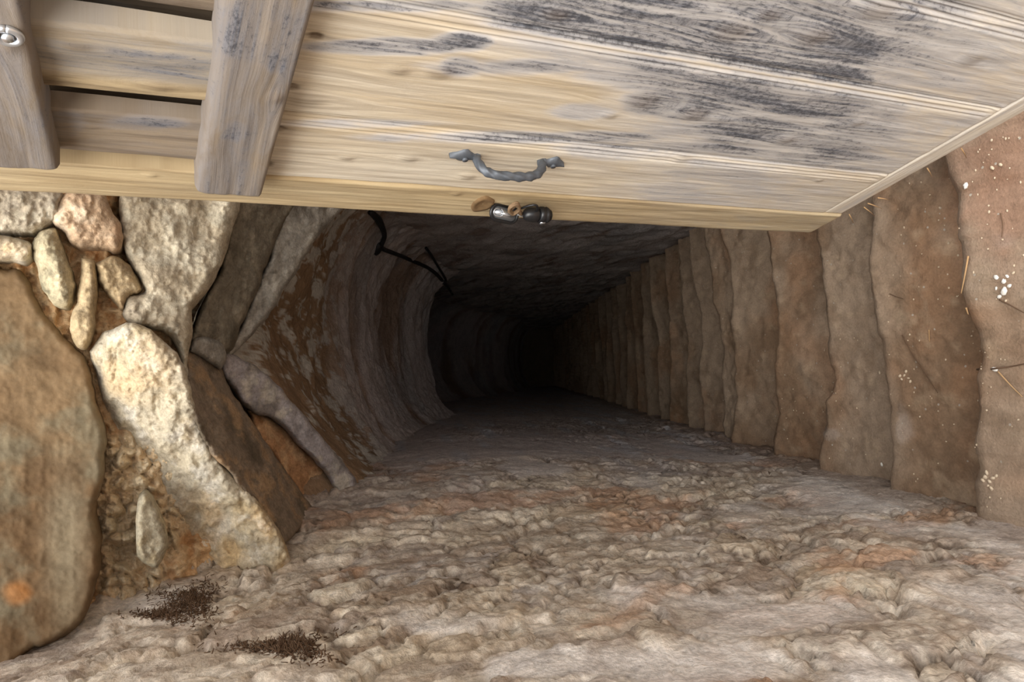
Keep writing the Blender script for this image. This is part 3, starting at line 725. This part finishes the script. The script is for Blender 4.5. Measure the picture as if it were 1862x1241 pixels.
def greyf(u, v, w_):
    top = v - (5 + .167 * (u - 600)); mid = v - (210 + .10 * (u - 500))       # below zero: hinge side of the run lines
    g = 0.10 + 0 * u
    g = np.maximum(g, (1 - sm(-14, 6, top)) * (.35 + .65 * sm(820, 1000, u + 200 * w_)))
    g = np.maximum(g, sm(-6, 6, top) * (1 - sm(-10, 8, mid)) * sm(900, 1320, u + 260 * w_ - 1.1 * (v - 150)) * .95)
    g = np.maximum(g, sm(-4, 6, mid) * sm(950, 1250, u + 200 * w_) * .48)
    for cu, cv, ru, rv, s in ((960, 250, 260, 12, .9), (640, 225, 160, 8, .6), (700, 85, 190, 14, .85), (850, 75, 60, 20, 1), (1000, 120, 200, 16, .7), (1160, 270, 160, 20, .7),
                              (1060, 205, 60, 14, .7), (1200, 185, 70, 26, 1), (1380, 265, 130, 20, .95), (700, 12, 200, 12, .7), (840, 120, 40, 18, .8), (1350, 70, 130, 40, 1)):
        g = np.maximum(g, s * blob(u, v, cu, cv, ru, rv, .5, 1.3 * w_))
    far = sm(1480, 1800, u + .8 * (v - 150))
    return np.clip(g * (1 - .55 * far) + .3 * w_ * sm(600, 1100, u), 0, 1.1)
def railgrey(u, v, w_):
    g = .55 + 0 * u
    for cu, cv, ru, rv, s in ((470, 60, 90, 80, .8), (500, 115, 26, 30, .95), (425, 240, 36, 26, .8), (440, 180, 60, 60, .5), (30, 120, 60, 160, .4)):
        g = np.maximum(g, s * blob(u, v, cu, cv, ru, rv, .5, w_))
    return np.clip(g, 0, 1)
def slatgrey(u, v, w_):
    g = .34 + 0 * u
    for cu, cv, ru, rv, s in ((230, 70, 150, 40, .75), (120, 225, 40, 30, .6), (260, 225, 90, 14, .7), (160, 10, 140, 12, .6)):
        g = np.maximum(g, s * blob(u, v, cu, cv, ru, rv, .5, w_))
    return np.clip(g, 0, 1)
def edgegrey(u, v, w_):
    return np.clip(.05 + .3 * sm(900, 1400, u) + .25 * w_, 0, 1)

sA = float(d_loc(1300, 112)[0]); sB = float(d_loc(900, 248)[0]); sC = float(d_loc(900, 350)[0]); sD = float(d_loc(1800, 30)[0])
HT = 1.72
hR2a = float(d_loc(505, 200)[1]); hR2b = float(d_loc(366, 200)[1]); hR1a = float(d_loc(92, 200)[1])
print('sA..', sA, sB, sC, sD, 'rails', hR2a, hR2b, hR1a)
WD = sD + 0.21
def kpt(u, v, r): a_ = d_loc(u, v); return (float(a_[0]), float(a_[1]), r)
stile = board('edge_board', -0.004, sC, 0.0, HT, 0.0, .042, M_WGOLD, knots=(kpt(275, 318, .006), kpt(830, 352, .006)), grey=edgegrey, rnd=(.02, .003, .008, .01), wave=.002, seed=1, res=(.002, .004), label='golden board along the free edge of the door', edge=(lambda h: .003 * fbm(np.stack([h * 6, 0*h, 0*h], -1), 3, 4), None))
lines = [(sC, sB), (sB, sA), (sA, sD), (sD, WD)]
allk = [kpt(800, 135, .014), kpt(725, 130, .011), kpt(1165, 185, .022), kpt(1110, 212, .009), kpt(555, 183, .020), kpt(1400, 30, .012), kpt(1260, 210, .018), kpt(1240, 292, .012), kpt(1330, 60, .02), kpt(1770, 110, .016), kpt(850, 323, .010), kpt(1490, 330, .006), kpt(1560, 225, .010), kpt(1430, 255, .014), kpt(630, 290, .008), kpt(745, 290, .010), kpt(1010, 30, .012), kpt(1600, 20, .02), kpt(1480, 70, .02)]
nl = [d_loc(u_, v_) for u_, v_ in ((575, 69), (530, 162), (508, 238), (487, 301))]
nl = [(float(a_[0]), float(a_[1])) for a_ in nl]
for j, (a_, b_) in enumerate(lines):
    bd_ = [(b_ - .006, .0022, .003), (b_ - .016, .002, .0035), (b_ - .024, .0015, .0025)] if j < 3 else []
    if j: bd_ += [(a_ + .005, .002, .002)]
    board('plank', a_ + .0012, b_ - .0012, 0.052, hR2a + .03, 0.002 + .0006 * j, .03, M_WPALE, beads=bd_, knots=[k_ for k_ in allk if a_ < k_[0] < b_], grey=greyf, rnd=(.004, .004, .003, .003), wave=.0012, seed=3 + j, res=(.0016, .0045), nails=[k_ for k_ in nl if a_ < k_[0] < b_])
board('bottom_rail', sC + .001, WD, 0.0, .0515, 0.0025, .03, M_WPALE, along='s', grey=lambda u, v, w_: np.clip(.35 + .3 * w_, 0, 1), rnd=(.003, .003, .012, .002), seed=11, res=(.004, .002), label='pale strip closing the lower ends of the planks')
lap = .012
s1e = float(d_loc(410, 320)[0]); s0e = float(d_loc(80, 270)[0])
wv = lambda k_, amp_: (lambda x: amp_ * fbm(np.stack([x * 7, 0*x + k_, 0*x], -1), 3, 40 + k_))
board('cross_rail', s1e, WD, hR2a, hR2b, -.030, .05, M_WDARK, along='s', grey=railgrey, rnd=(.004, .004, .006, .016), wave=.002, seed=13, res=(.003, .0025), knots=(kpt(500, 135, .010),), edge=(None, None, None, wv(1, .006)), label='thick middle cross rail with a rounded upper edge')
board('cross_rail', s0e, WD, hR1a, hR1a + .16, -.030, .05, M_WDARK, along='s', grey=railgrey, rnd=(.003, .004, .010, .012), wave=.002, seed=14, res=(.003, .0025), knots=(kpt(20, 30, .010),), edge=(None, None, wv(2, .004), None), label='thick upper cross rail carrying a small steel eye')
# rough upright boards filling the upper opening
def sl(v_, u_=220): return float(d_loc(u_, v_, .004)[0])
g1a, g1b = sl(287), sl(204); g2a, g2b = sl(166), sl(40); g3a, g3b = sl(18), sl(-120)
board('upright_slat', g1a, g1b, hR2b - .03, hR1a + .03, .004, .02, M_WDARK, grey=slatgrey, rnd=(.018, .004, .004, .004), wave=.005, seed=21, edge=(wv(3, .004), wv(4, .003)), knots=(kpt(105, 230, .008), kpt(165, 232, .007)), label='slat nearest the edge board')
board('upright_slat', g2a, g2b, hR2b - .03, hR1a + .03, -.006, .026, M_WTAN, grey=lambda u, v, w_: np.clip(.62 + .6 * w_ - .6 * sm(118, 140, v - .11 * (u - 90) + 30 * w_), 0, 1), rnd=(.014, .006, .004, .004), wave=.007, seed=22, edge=(wv(5, .006), wv(6, .005)), knots=(kpt(290, 152, .012), kpt(140, 70, .01)), label='wide bulging slat with a bright edge')
board('upright_slat', g3a, g3b, hR2b - .03, hR1a + .03, .014, .02, M_WDARK, grey=slatgrey, rnd=(.006, .004, .004, .004), wave=.004, seed=23, edge=(wv(7, .005), wv(8, .004)))
board('upright_slat', g3b + .012, WD, hR2b - .03, hR1a + .03, .004, .02, M_WDARK, grey=slatgrey, rnd=(.006, .004, .004, .004), wave=.004, seed=24)
for a_, b_ in lines:
    board('upper_plank', a_ + .002, b_ - .002, hR1a + .03, HT, .004, .03, M_WPALE, grey=slatgrey, seed=25, res=(.006, .01))
# added backing board, its dark wood standing in for shade in the gaps
board('gap_shade_board', sC, WD, hR2b - .04, hR1a + .04, .050, .012, M_WDARK, grey=slatgrey, seed=31, res=(.01, .01), label='added dark board standing in for shade behind the slats')

# steel eye on the upper rail
def dl(u, v, y): s_, h_ = d_loc(u, v, y); return np.array([float(s_), y, float(h_)])
pe = dl(14, 62, -.031)
parts = []
a = np.linspace(0, 2*math.pi, 28)
parts.append(tube_np(np.stack([pe[0] + .010*np.cos(a), pe[1] - .002 + 0*a, pe[2] + .010*np.sin(a)], 1), .0035, 8))
parts.append(tube_np(np.array([pe + [0, .002, 0], pe + [0, -.006, 0]]), .005, 10))
parts.append(tube_np(np.array([pe + [.006, -.002, .008], pe + [.010, -.005, .02], pe + [.012, -.006, .034]]), .0022, 8))
V_, F_ = merge(parts); put('steel_eye', mesh('steel_eye', V_, F_), M_BRIGHT, door)

# handle: twisted iron bow with leaf shaped ends
hd = empty('pull_handle', (0, 0, 0)); hd.parent = door; 
p0 = dl(868, 288, -.012); p1 = dl(985, 296, -.012)
q0 = dl(868, 288, 0.0); q1 = dl(985, 296, 0.0)
# bow stands out from the door and hangs a little towards its free edge
def bow(u, v, y): return dl(u, v, y)
pth = smoothpath([dl(866, 286, .0), bow(869, 294, -.014), bow(880, 309, -.03), bow(900, 318, -.038), bow(930, 321, -.040), bow(958, 322, -.038), bow(977, 317, -.030), bow(986, 305, -.014), dl(984, 294, .0)], 10)
nn = len(pth); tpos = np.linspace(0, 1, nn)
sqv = np.where((tpos > .28) & (tpos < .78), 1.0, 0.0)
V_, F_ = tube_np(pth, .0062 + .0004 * np.sin(tpos * 70) * sqv, 16, twist=.16, sq=.13)
bw = put('grip', mesh('grip', V_, F_), M_IRON, hd)
hd.name = 'pull_handle'
def leaf(c_, dirx, L_, Wd):
    """pointed forged leaf lying on the door"""
    prof = [(0, .30), (.12, .42), (.2, .30), (.32, .55), (.5, 1.0), (.62, .9), (.8, .4), (.92, .22), (1.0, .05)]
    V = []; F = []
    n_ = len(prof)
    for (t_, w_) in prof:
        for sx, dz in ((-1, 0), (-.5, -.0035), (0, -.006), (.5, -.0035), (1, 0)):
            V.append([c_[0] + sx * w_ * Wd, c_[1] + dz, c_[2] + dirx * t_ * L_])
    for (t_, w_) in prof:
        for sx in (-1, 1): V.append([c_[0] + sx * w_ * Wd, c_[1] + .003, c_[2] + dirx * t_ * L_])
    for i_ in range(n_ - 1):
        for j in range(4): F.append([i_*5+j, i_*5+j+1, i_*5+j+6, i_*5+j+5])
        b0 = n_*5; F.append([i_*5, i_*5+5, b0+i_*2+2, b0+i_*2]); F.append([i_*5+4, b0+i_*2+1, b0+i_*2+3, i_*5+9])
    V = np.array(V)
    sv, sf = tube_np(np.array([c_ + [0, -.004, dirx*L_*.5], c_ + [0, -.0078, dirx*L_*.5]]), .0042, 10)
    return merge([(V, F), (sv, sf)])
V_, F_ = leaf(dl(872, 286, -.001), 1, .046, .015); put('handle_leaf', mesh('handle_leaf', V_, F_), M_IRON, hd)
V_, F_ = leaf(dl(984, 294, -.001), -1, .038, .015); put('handle_leaf', mesh('handle_leaf', V_, F_), M_IRON, hd)

# carved thumb hole with hemp string where the clip hangs
pk = dl(878, 372, -.002)
a = np.linspace(0, 2*math.pi, 30); 
Vk = [pk + [0, .001, 0]]
Fk = []
for r_, yy_ in ((.009, .0), (.012, -.0015), (.017, -.002), (.019, .003)):
    for t_ in a[:-1]: Vk.append(pk + [r_*1.35*math.cos(t_)*(1+.12*math.sin(3*t_)), yy_, r_*math.sin(t_)])
for i_ in range(29): Fk.append([0, 1+i_, 1+(i_+1) % 29])
for rr_ in range(3):
    for i_ in range(29): Fk.append([1+rr_*29+i_, 1+(rr_+1)*29+i_, 1+(rr_+1)*29+(i_+1) % 29, 1+rr_*29+(i_+1) % 29])
kh = put('finger_notch', mesh('finger_notch', np.array(Vk), Fk, None, dict(gc=np.array(Vk), grey=np.full(len(Vk), .3), knot=np.where(np.arange(len(Vk)) < 59, .9, .3))), M_NOTCH, door)

# ---- things hooked on the door edge (world space)
def dw(u, v, y): return dl(u, v, y) @ np.stack([DX, DY, DZ]) + DO
def capsule_path(c0, c1, r_, nrm, n_=14):
    """closed racetrack between two centres, lying in the plane across nrm"""
    ax = c1 - c0; ax = ax / np.linalg.norm(ax); sd = np.cross(nrm, ax); sd /= np.linalg.norm(sd); o_ = []
    for t_ in np.linspace(-math.pi/2, math.pi/2, n_): o_.append(c1 + r_ * (math.cos(t_) * ax + math.sin(t_) * sd))
    for t_ in np.linspace(math.pi/2, 3*math.pi/2, n_): o_.append(c0 + r_ * (math.cos(t_) * ax + math.sin(t_) * sd))
    o_.append(o_[0]); return np.array(o_)
def obj_at(name, V, F, mat, parent):
    """V in world coordinates, stored relative to the parent's location"""
    return put(name, mesh(name, np.asarray(V) - np.array(parent.location), F), mat, parent)
c0 = dw(904, 386, -.012); c1 = dw(930, 392, -.012)
NC = (c0 + c1) / 2 - CAM; NC /= np.linalg.norm(NC)
cb_ = empty('carabiner', dw(918, 392, -.012).tolist())
tag(cb_, 'black oval snap clip with a bright gate hanging on the door edge', 'carabiner')
V_, F_ = tube_np(capsule_path(c0, c1, .0125, NC), .0028, 10); obj_at('clip_frame', V_, F_, M_BLACK, cb_)
e1 = c0 + (c1 - c0) * .12; 
V_, F_ = merge([tube_np(capsule_path(c0 - NC*.002 - (c1-c0)*.02, c0 - NC*.002 + (c1-c0)*.22, .0062, NC), .0012, 8),
                tube_np(np.array([c0 + (c1-c0)*.35 - NC*.003, c1 - NC*.003 + (c1-c0)*.05]), .0032, 10)])
obj_at('gate', V_, F_, M_BRIGHT, cb_)
rt = capsule_path(c0 + NC*.0015, c1 + NC*.0015, .0105, NC)[:-1]; kr = len(rt)
obj_at('inner_plate', np.concatenate([rt - NC*.0008, rt + NC*.0008]), [list(range(kr)), list(range(kr, 2*kr))[::-1]] + [[(j+1) % kr, j, kr+j, kr+(j+1) % kr] for j in range(kr)], M_BRIGHT, cb_)
# twine knot
pr_ = [dw(886, 386, -.003), dw(900, 388, -.010), dw(925, 386, -.014), dw(938, 374, -.013), dw(944, 382, -.015), dw(932, 390, -.017), dw(926, 380, -.018), dw(940, 372, -.014), dw(945, 386, -.014), dw(948, 391, -.012)]
tw = empty('hemp_twine', dw(936, 382, -.012).tolist()); tag(tw, 'brown twine wound between the clip and the black torch', 'twine')
V_, F_ = tube_np(smoothpath(pr_[2:], 8), .0026, 8); obj_at('twine_winding', V_, F_, M_ROPE, tw)
V_, F_ = tube_np(smoothpath([p_ + DY*.002 + DX*.002 for p_ in pr_[2:]], 8), .0023, 8); obj_at('twine_winding', V_, F_, M_ROPE, tw)
V_, F_ = tube_np(smoothpath([dw(941, 390, -.012), dw(948, 393, -.014), dw(954, 391, -.012)], 6), .0018, 8); obj_at('split_ring', V_, F_, M_BRIGHT, tw)
# small black torch
t0 = dw(952, 390, -.016); t1 = dw(1000, 392, -.016)
ax = (t1 - t0); Lt = np.linalg.norm(ax); ax /= Lt
n1_ = np.cross(ax, DY); n1_ /= np.linalg.norm(n1_); n2_ = np.cross(ax, n1_)
to = empty('torch', ((t0 + t1) / 2).tolist()); tag(to, 'small black pocket torch hanging at the door edge beside the clip', 'torch')
def lathe(prof, n_=22, ridge=None):
    V = []; F = []
    for i_, (t_, r_) in enumerate(prof):
        for j in range(n_):
            an = 2*math.pi*j/n_; rj = r_ * (1 + (.10 if (ridge and ridge[0] < t_ < ridge[1] and j % 2) else 0))
            V.append(t0 + ax * t_ * Lt + rj * (math.cos(an)*n1_ + math.sin(an)*n2_))
    for i_ in range(len(prof) - 1):
        for j in range(n_): F.append([i_*n_+j, i_*n_+(j+1) % n_, (i_+1)*n_+(j+1) % n_, (i_+1)*n_+j])
    F.append(list(range(n_))[::-1]); F.append([(len(prof)-1)*n_+j for j in range(n_)])
    return np.array(V), F
V_, F_ = lathe([(0, .004), (.04, .008), (.15, .0115), (.3, .0125), (.45, .0125), (.52, .010), (.56, .010)]); obj_at('battery_tube', V_, F_, M_BLACK, to)
V_, F_ = lathe([(.55, .0105), (.58, .013), (.72, .0132), (.76, .0112), (.80, .0132), (.90, .0128), (.93, .0095), (1.0, .0095)], ridge=(.57, .9)); obj_at('torch_head', V_, F_, M_BLACK, to)
V_, F_ = tube_np(smoothpath([dw(948, 379, -.012), dw(960, 375, -.014), dw(972, 373, -.015), dw(977, 376, -.015), dw(976, 385, -.014), dw(970, 388, -.012)], 8), .0021, 8); obj_at('belt_clip', V_, F_, M_BLACK, to)
bx = t0 + ax * Lt * .68 - DY * .0135 - DX*.002; hv = []
for sa in (-1, 1):
    for sb in (-1, 1):
        for sc_ in (-1, 1): hv.append(bx + sa*.004*ax + sb*.003*DX + sc_*.0012*DY)
V_, F_ = np.array(hv), [[0,1,3,2],[4,6,7,5],[0,4,5,1],[2,3,7,6],[0,2,6,4],[1,5,7,3]]; obj_at('switch', V_, F_, M_BRIGHT, to)

# ================================================================== cables, pebbles, straws, moss
def bvh(*obs):
    V = []; F = []; b = 0
    for o in obs:
        mw = np.array(o.matrix_world) if o.location.length == 0 else np.array(Matrix.Translation(o.location))
        vs_ = np.empty(len(o.data.vertices) * 3); o.data.vertices.foreach_get('co', vs_); vs_ = vs_.reshape(-1, 3) @ mw[:3, :3].T + mw[:3, 3]
        V.append(vs_); F += [[q_ + b for q_ in p.vertices] for p in o.data.polygons]; b += len(vs_)
    return BVHTree.FromPolygons([Vector(x) for x in np.concatenate(V).tolist()], F)
TV = bvh(ceiling, wall_right)
def hit(tree, u, v, back=0.0):
    d = ray(float(u), float(v)); d = d / np.linalg.norm(d)
    loc, nrm, _, dist = tree.ray_cast(Vector(CAM.tolist()), Vector(d.tolist()))
    if loc is None: return None, None
    return np.array(loc) - d * back, np.array(nrm)
def cable(name, pix, r_, lab, group=None, back=.03):
    px_ = smoothpath(np.array([(a_, b_, 0) for a_, b_ in pix], float), 5)[:, :2]
    pts = [hit(TV, u_, v_, back)[0] for u_, v_ in px_]; pts = [p_ for p_ in pts if p_ is not None]
    if len(pts) < 2: print('cable failed', name); return
    pts = np.array(pts); c_ = pts.mean(0); kp = np.array([pts[max(0, i_-2):i_+3].mean(0) for i_ in range(len(pts))]); V_, F_ = tube_np(kp, r_, 8)
    o = put(name, mesh(name, V_ - c_, F_), M_CABLE); o.location = c_.tolist(); tag(o, lab, 'cable', group); return o
ck = cable('power_cable', [(672, 384), (684, 398), (697, 420), (699, 434), (692, 450), (706, 457), (730, 466), (757, 478), (778, 487), (795, 500), (805, 512), (816, 524), (824, 538)], .011, 'thick black cable sagging along the vault from the door edge down into the dark')
cable('power_cable', [(676, 386), (690, 396), (696, 410), (701, 428), (697, 440), (690, 452)], .008, 'short second black cable beside the thick one at the door edge')
cable('power_cable', [(773, 449), (784, 464), (796, 484), (807, 502), (812, 512)], .008, 'thin black cable branching off up the right wall')
for (u_, v_, r_, lb) in ((687, 453, .03, 'dark round clamp holding the cables where they bend'), (808, 511, .022, 'small clamp where the thin cable joins the thick one')):
    p_, n_ = hit(TV, u_, v_, .012)
    bm_a = np.linspace(0, 2*math.pi, 17)[:-1]
    t1_ = np.cross(n_, [0, 0, 1]); t1_ /= np.linalg.norm(t1_); t2_ = np.cross(n_, t1_); V = []; F = []
    for k_, (off, rr_) in enumerate(((-.03, 1.0), (.006, 1.0), (.012, .7))):
        for a_ in bm_a: V.append(n_ * off * (1 if np.dot(n_, CAM - p_) > 0 else -1) + r_ * rr_ * (math.cos(a_)*t1_*1.25 + math.sin(a_)*t2_*.8))
    for k_ in range(2):
        for j in range(16): F.append([k_*16+j, k_*16+(j+1) % 16, (k_+1)*16+(j+1) % 16, (k_+1)*16+j])
    F.append(list(range(32, 48))); o = put('cable_clamp', mesh('cable_clamp', np.array(V), F), M_CABLE); o.location = p_.tolist(); tag(o, lb, 'clamp')

TSt = bvh(*steps[:5]); treadz = zst_[:5]
def pebmesh(seed):
    r2 = np.random.default_rng(seed); V = []; F = []; n_ = 7; m_ = 5
    for i_ in range(m_ + 1):
        th = math.pi * i_ / m_
        for j in range(n_):
            a_ = 2*math.pi*j/n_; k_ = 1 + r2.uniform(-.22, .22)
            V.append([k_*math.sin(th)*math.cos(a_), .8*k_*math.sin(th)*math.sin(a_), .55*k_*math.cos(th)])
    for i_ in range(m_):
        for j in range(n_): F.append([i_*n_+j, (i_+1)*n_+j, (i_+1)*n_+(j+1) % n_, i_*n_+(j+1) % n_])
    return mesh('pebble', np.array(V), F)
PM = [pebmesh(s_) for s_ in range(5)]
for m_ in PM: m_.materials.append(M_PEB); m_.shade_smooth()
PW = [m_.copy() for m_ in PM]
for m_ in PW: m_.materials.clear(); m_.materials.append(M_PEBW)
def pebble(u, v, r_, white=False, lab=None, grp=None):
    p_, n_ = hit(TSt, u, v)
    if p_ is None: return
    i_ = int(np.argmin([abs(z_ - p_[2]) for z_ in treadz]))
    o = bpy.data.objects.new('pebble', (PW if white else PM)[int(rng.integers(5))]); COL.objects.link(o)
    o.location = (p_[0], p_[1], p_[2] + r_ * .32); o.scale = (r_, r_ * rng.uniform(.7, 1), r_ * rng.uniform(.7, 1)); o.rotation_euler = (0, 0, rng.uniform(0, 6.28))
    ordn = ['topmost', 'second', 'third', 'fourth', 'fifth'][i_]
    tag(o, lab or ('tiny %s chip lying on the %s earth step' % ('white' if white else 'tan', ordn)), 'pebble', grp or ('%s chips on the %s step' % ('white' if white else 'tan', ordn)))
pebble(1827, 530, .010, True, 'largest white chip in the cluster on the topmost step')
pebble(1810, 672, .007, True, 'white pebble lying on the dark twig on the topmost step')
pebble(1757, 338, .008, True, 'round white pebble near the door edge on the topmost step')
for u_, v_, r_, lb in ((1805, 306, .006, 'rightmost of two tan chips near the door edge on the topmost step'), (1820, 300, .005, 'tan chip closest to the door edge on the topmost step')): pebble(u_, v_, r_, False, lb)
for u_, v_, r_ in ((1826, 512, .006), (1832, 503, .005), (1812, 505, .006), (1836, 520, .005), (1818, 540, .005), (1843, 497, .004), (1829, 548, .004), (1812, 525, .004)):
    pebble(u_, v_, r_, u_ % 2 == 0, 'small chip in the white cluster in the middle of the topmost step', 'chips in the middle cluster of the topmost step')
for u_, v_ in ((1645, 683), (1640, 690), (1652, 688), (1648, 676), (1637, 684), (1656, 694)):
    pebble(u_, v_, rng.uniform(.0035, .006), False, 'tan chip in the little cluster in the middle of the second step', 'chip cluster on the second step')
for u_, v_ in ((1792, 868), (1800, 876), (1788, 874), (1806, 870), (1797, 884), (1812, 866), (1795, 860), (1803, 888)):
    pebble(u_, v_, rng.uniform(.004, .0065), False, 'tan pebble in the heap at the left wall end of the topmost step', 'pebble heap at the wall end of the topmost step')
pebble(1600, 678, .005, False, 'single tan chip at the outer edge of the second step')
pebble(1604, 845, .006, True, 'single white chip at the left wall end of the second step edge')
for n_, (ua, ub, va, vb), lb in ((60, (1765, 1862, 240, 930), 'fine pale grit scattered over the topmost step'), (50, (1615, 1745, 330, 880), 'fine pale grit scattered over the second step'), (20, (1495, 1590, 600, 835), 'fine pale grit at the wall end of the third step'), (10, (1410, 1470, 700, 800), 'fine pale grit at the wall end of the fourth step')):
    parts = []; c0_ = None
    for _ in range(n_):
        p_, _n = hit(TSt, rng.uniform(ua, ub), rng.uniform(va, vb))
        if p_ is None: continue
        if c0_ is None: c0_ = p_
        m0 = PM[int(rng.integers(5))]; vs_ = np.array([v_.co[:] for v_ in m0.vertices]); fs_ = [list(f_.vertices) for f_ in m0.polygons]
        parts.append((vs_ * rng.uniform(.0015, .0036) * rng.uniform(.6, 1, 3) + (p_ - c0_) + [0, 0, .001], fs_))
    V_, F_ = merge(parts); o = put('loose_grit', mesh('loose_grit', V_, F_), M_PEB); o.location = c0_.tolist(); tag(o, lb, 'grit', kind='stuff')

def straw(pix, r_, mat, name, lab, cat, lift=.004):
    pts = []
    for u_, v_ in pix:
        p_, _ = hit(TSt, u_, v_)
        if p_ is not None: pts.append(p_ + [0, 0, lift + r_])
    if len(pts) < 2: return
    pts = np.array(pts); c_ = pts.mean(0); sp_ = smoothpath(pts - c_, 6); V_, F_ = tube_np(sp_, np.linspace(r_, r_*.5, len(sp_)), 6)
    o = put(name, mesh(name, V_, F_), mat); o.location = c_.tolist(); tag(o, lab, cat)
straw([(1764, 466), (1758, 500), (1751, 534)], .0022, M_STRAW, 'straw', 'bright straw lying across the topmost step near its edge', 'straw')
straw([(1818, 676), (1840, 700), (1862, 722)], .0018, M_STRAW, 'straw', 'pale straw crossing the twig on the topmost step', 'straw')
straw([(1780, 672), (1808, 671), (1840, 667), (1870, 661)], .0022, M_TWIG, 'twig', 'straight dark twig lying by the white pebble on the topmost step', 'twig')
straw([(1820, 545), (1845, 558), (1866, 570)], .0016, M_TWIG, 'twig', 'curved thin twig below the chip cluster on the topmost step', 'twig')
straw([(1822, 388), (1826, 410), (1824, 432)], .0014, M_TWIG, 'twig', 'short upright twig above the chip cluster on the topmost step', 'twig')
straw([(1643, 610), (1662, 645), (1685, 680), (1708, 715)], .0016, M_TWIG, 'twig', 'long thin twig slanting across the second step', 'twig')
straw([(1760, 560), (1764, 572)], .0022, M_STRAW, 'straw', 'short stub of straw just below the bright one', 'straw')
straw([(1620, 535), (1632, 540), (1645, 544)], .0013, M_TWIG, 'twig', 'short twig in the middle of the second step', 'twig')
straw([(1692, 600), (1693, 622)], .0018, M_STRAW, 'straw', 'short pale straw upright in the middle of the second step', 'straw')

# moss and root fibres
TW = bvh(wall_front, wall_left, *stone_objs[:2])
def moss(cu, cv, ru, rv, n_, lab, ln=.03, r_=.0011):
    parts = []; c0_ = None
    for _ in range(n_):
        gx_, gy2 = rng.normal(0, .5, 2); k2 = 1 + .5 * math.sin(3 * math.atan2(gy2, gx_) + cu)
        p_, nr = hit(TW, cu + ru*gx_*k2, cv + rv*gy2*k2, .001)
        if p_ is None: continue
        if c0_ is None: c0_ = p_
        d_ = (CAM - p_); d_ /= np.linalg.norm(d_)
        t_ = rng.normal(0, 1, 3); t_ -= t_.dot(d_) * d_; t_ /= np.linalg.norm(t_)
        l_ = rng.uniform(.3, 1) * ln; m_ = p_ + d_ * l_ * .22 + t_ * l_ * .4; e_ = p_ + t_ * l_ * .9 + d_ * l_ * rng.uniform(-.1, .1)
        parts.append(tube_np(np.array([p_, m_, e_]) - c0_, r_ * rng.uniform(.6, 1.3), 4))
    V_, F_ = merge(parts); o = put('dry_moss', mesh('dry_moss', V_, F_), M_MOSS); o.location = c0_.tolist(); tag(o, lab, 'moss', kind='stuff')
moss(350, 1092, 46, 28, 1500, 'dark brown tuft of dry moss at the foot of the pale boulder', .011, .0007)
moss(300, 1118, 44, 12, 800, 'thin strip of dry moss below the crumbling mortar', .010, .0007)
moss(520, 1178, 70, 18, 1300, 'brown mat of roots and moss on top of the left wall', .012, .0007)
# splinters on the lower edge of the door
for k_, (u_, v_, du, dv) in enumerate(((1575, 383, 16, 10), (1582, 376, 22, 4), (1548, 396, 4, 10), (1752, 276, 6, 12), (1690, 312, 5, 10), (1600, 366, 18, -2))):
    a0 = dl(u_ - 4, v_ - 6, .006); a1 = dl(u_ + du, v_ + dv, .006)
    V_, F_ = tube_np(np.array([a0, (a0 + a1) / 2 + [.001, 0, .001], a1]), np.array([.0012, .0009, .0003]), 5)
    put('splinter', mesh('splinter', V_, F_), M_STRAW, door)
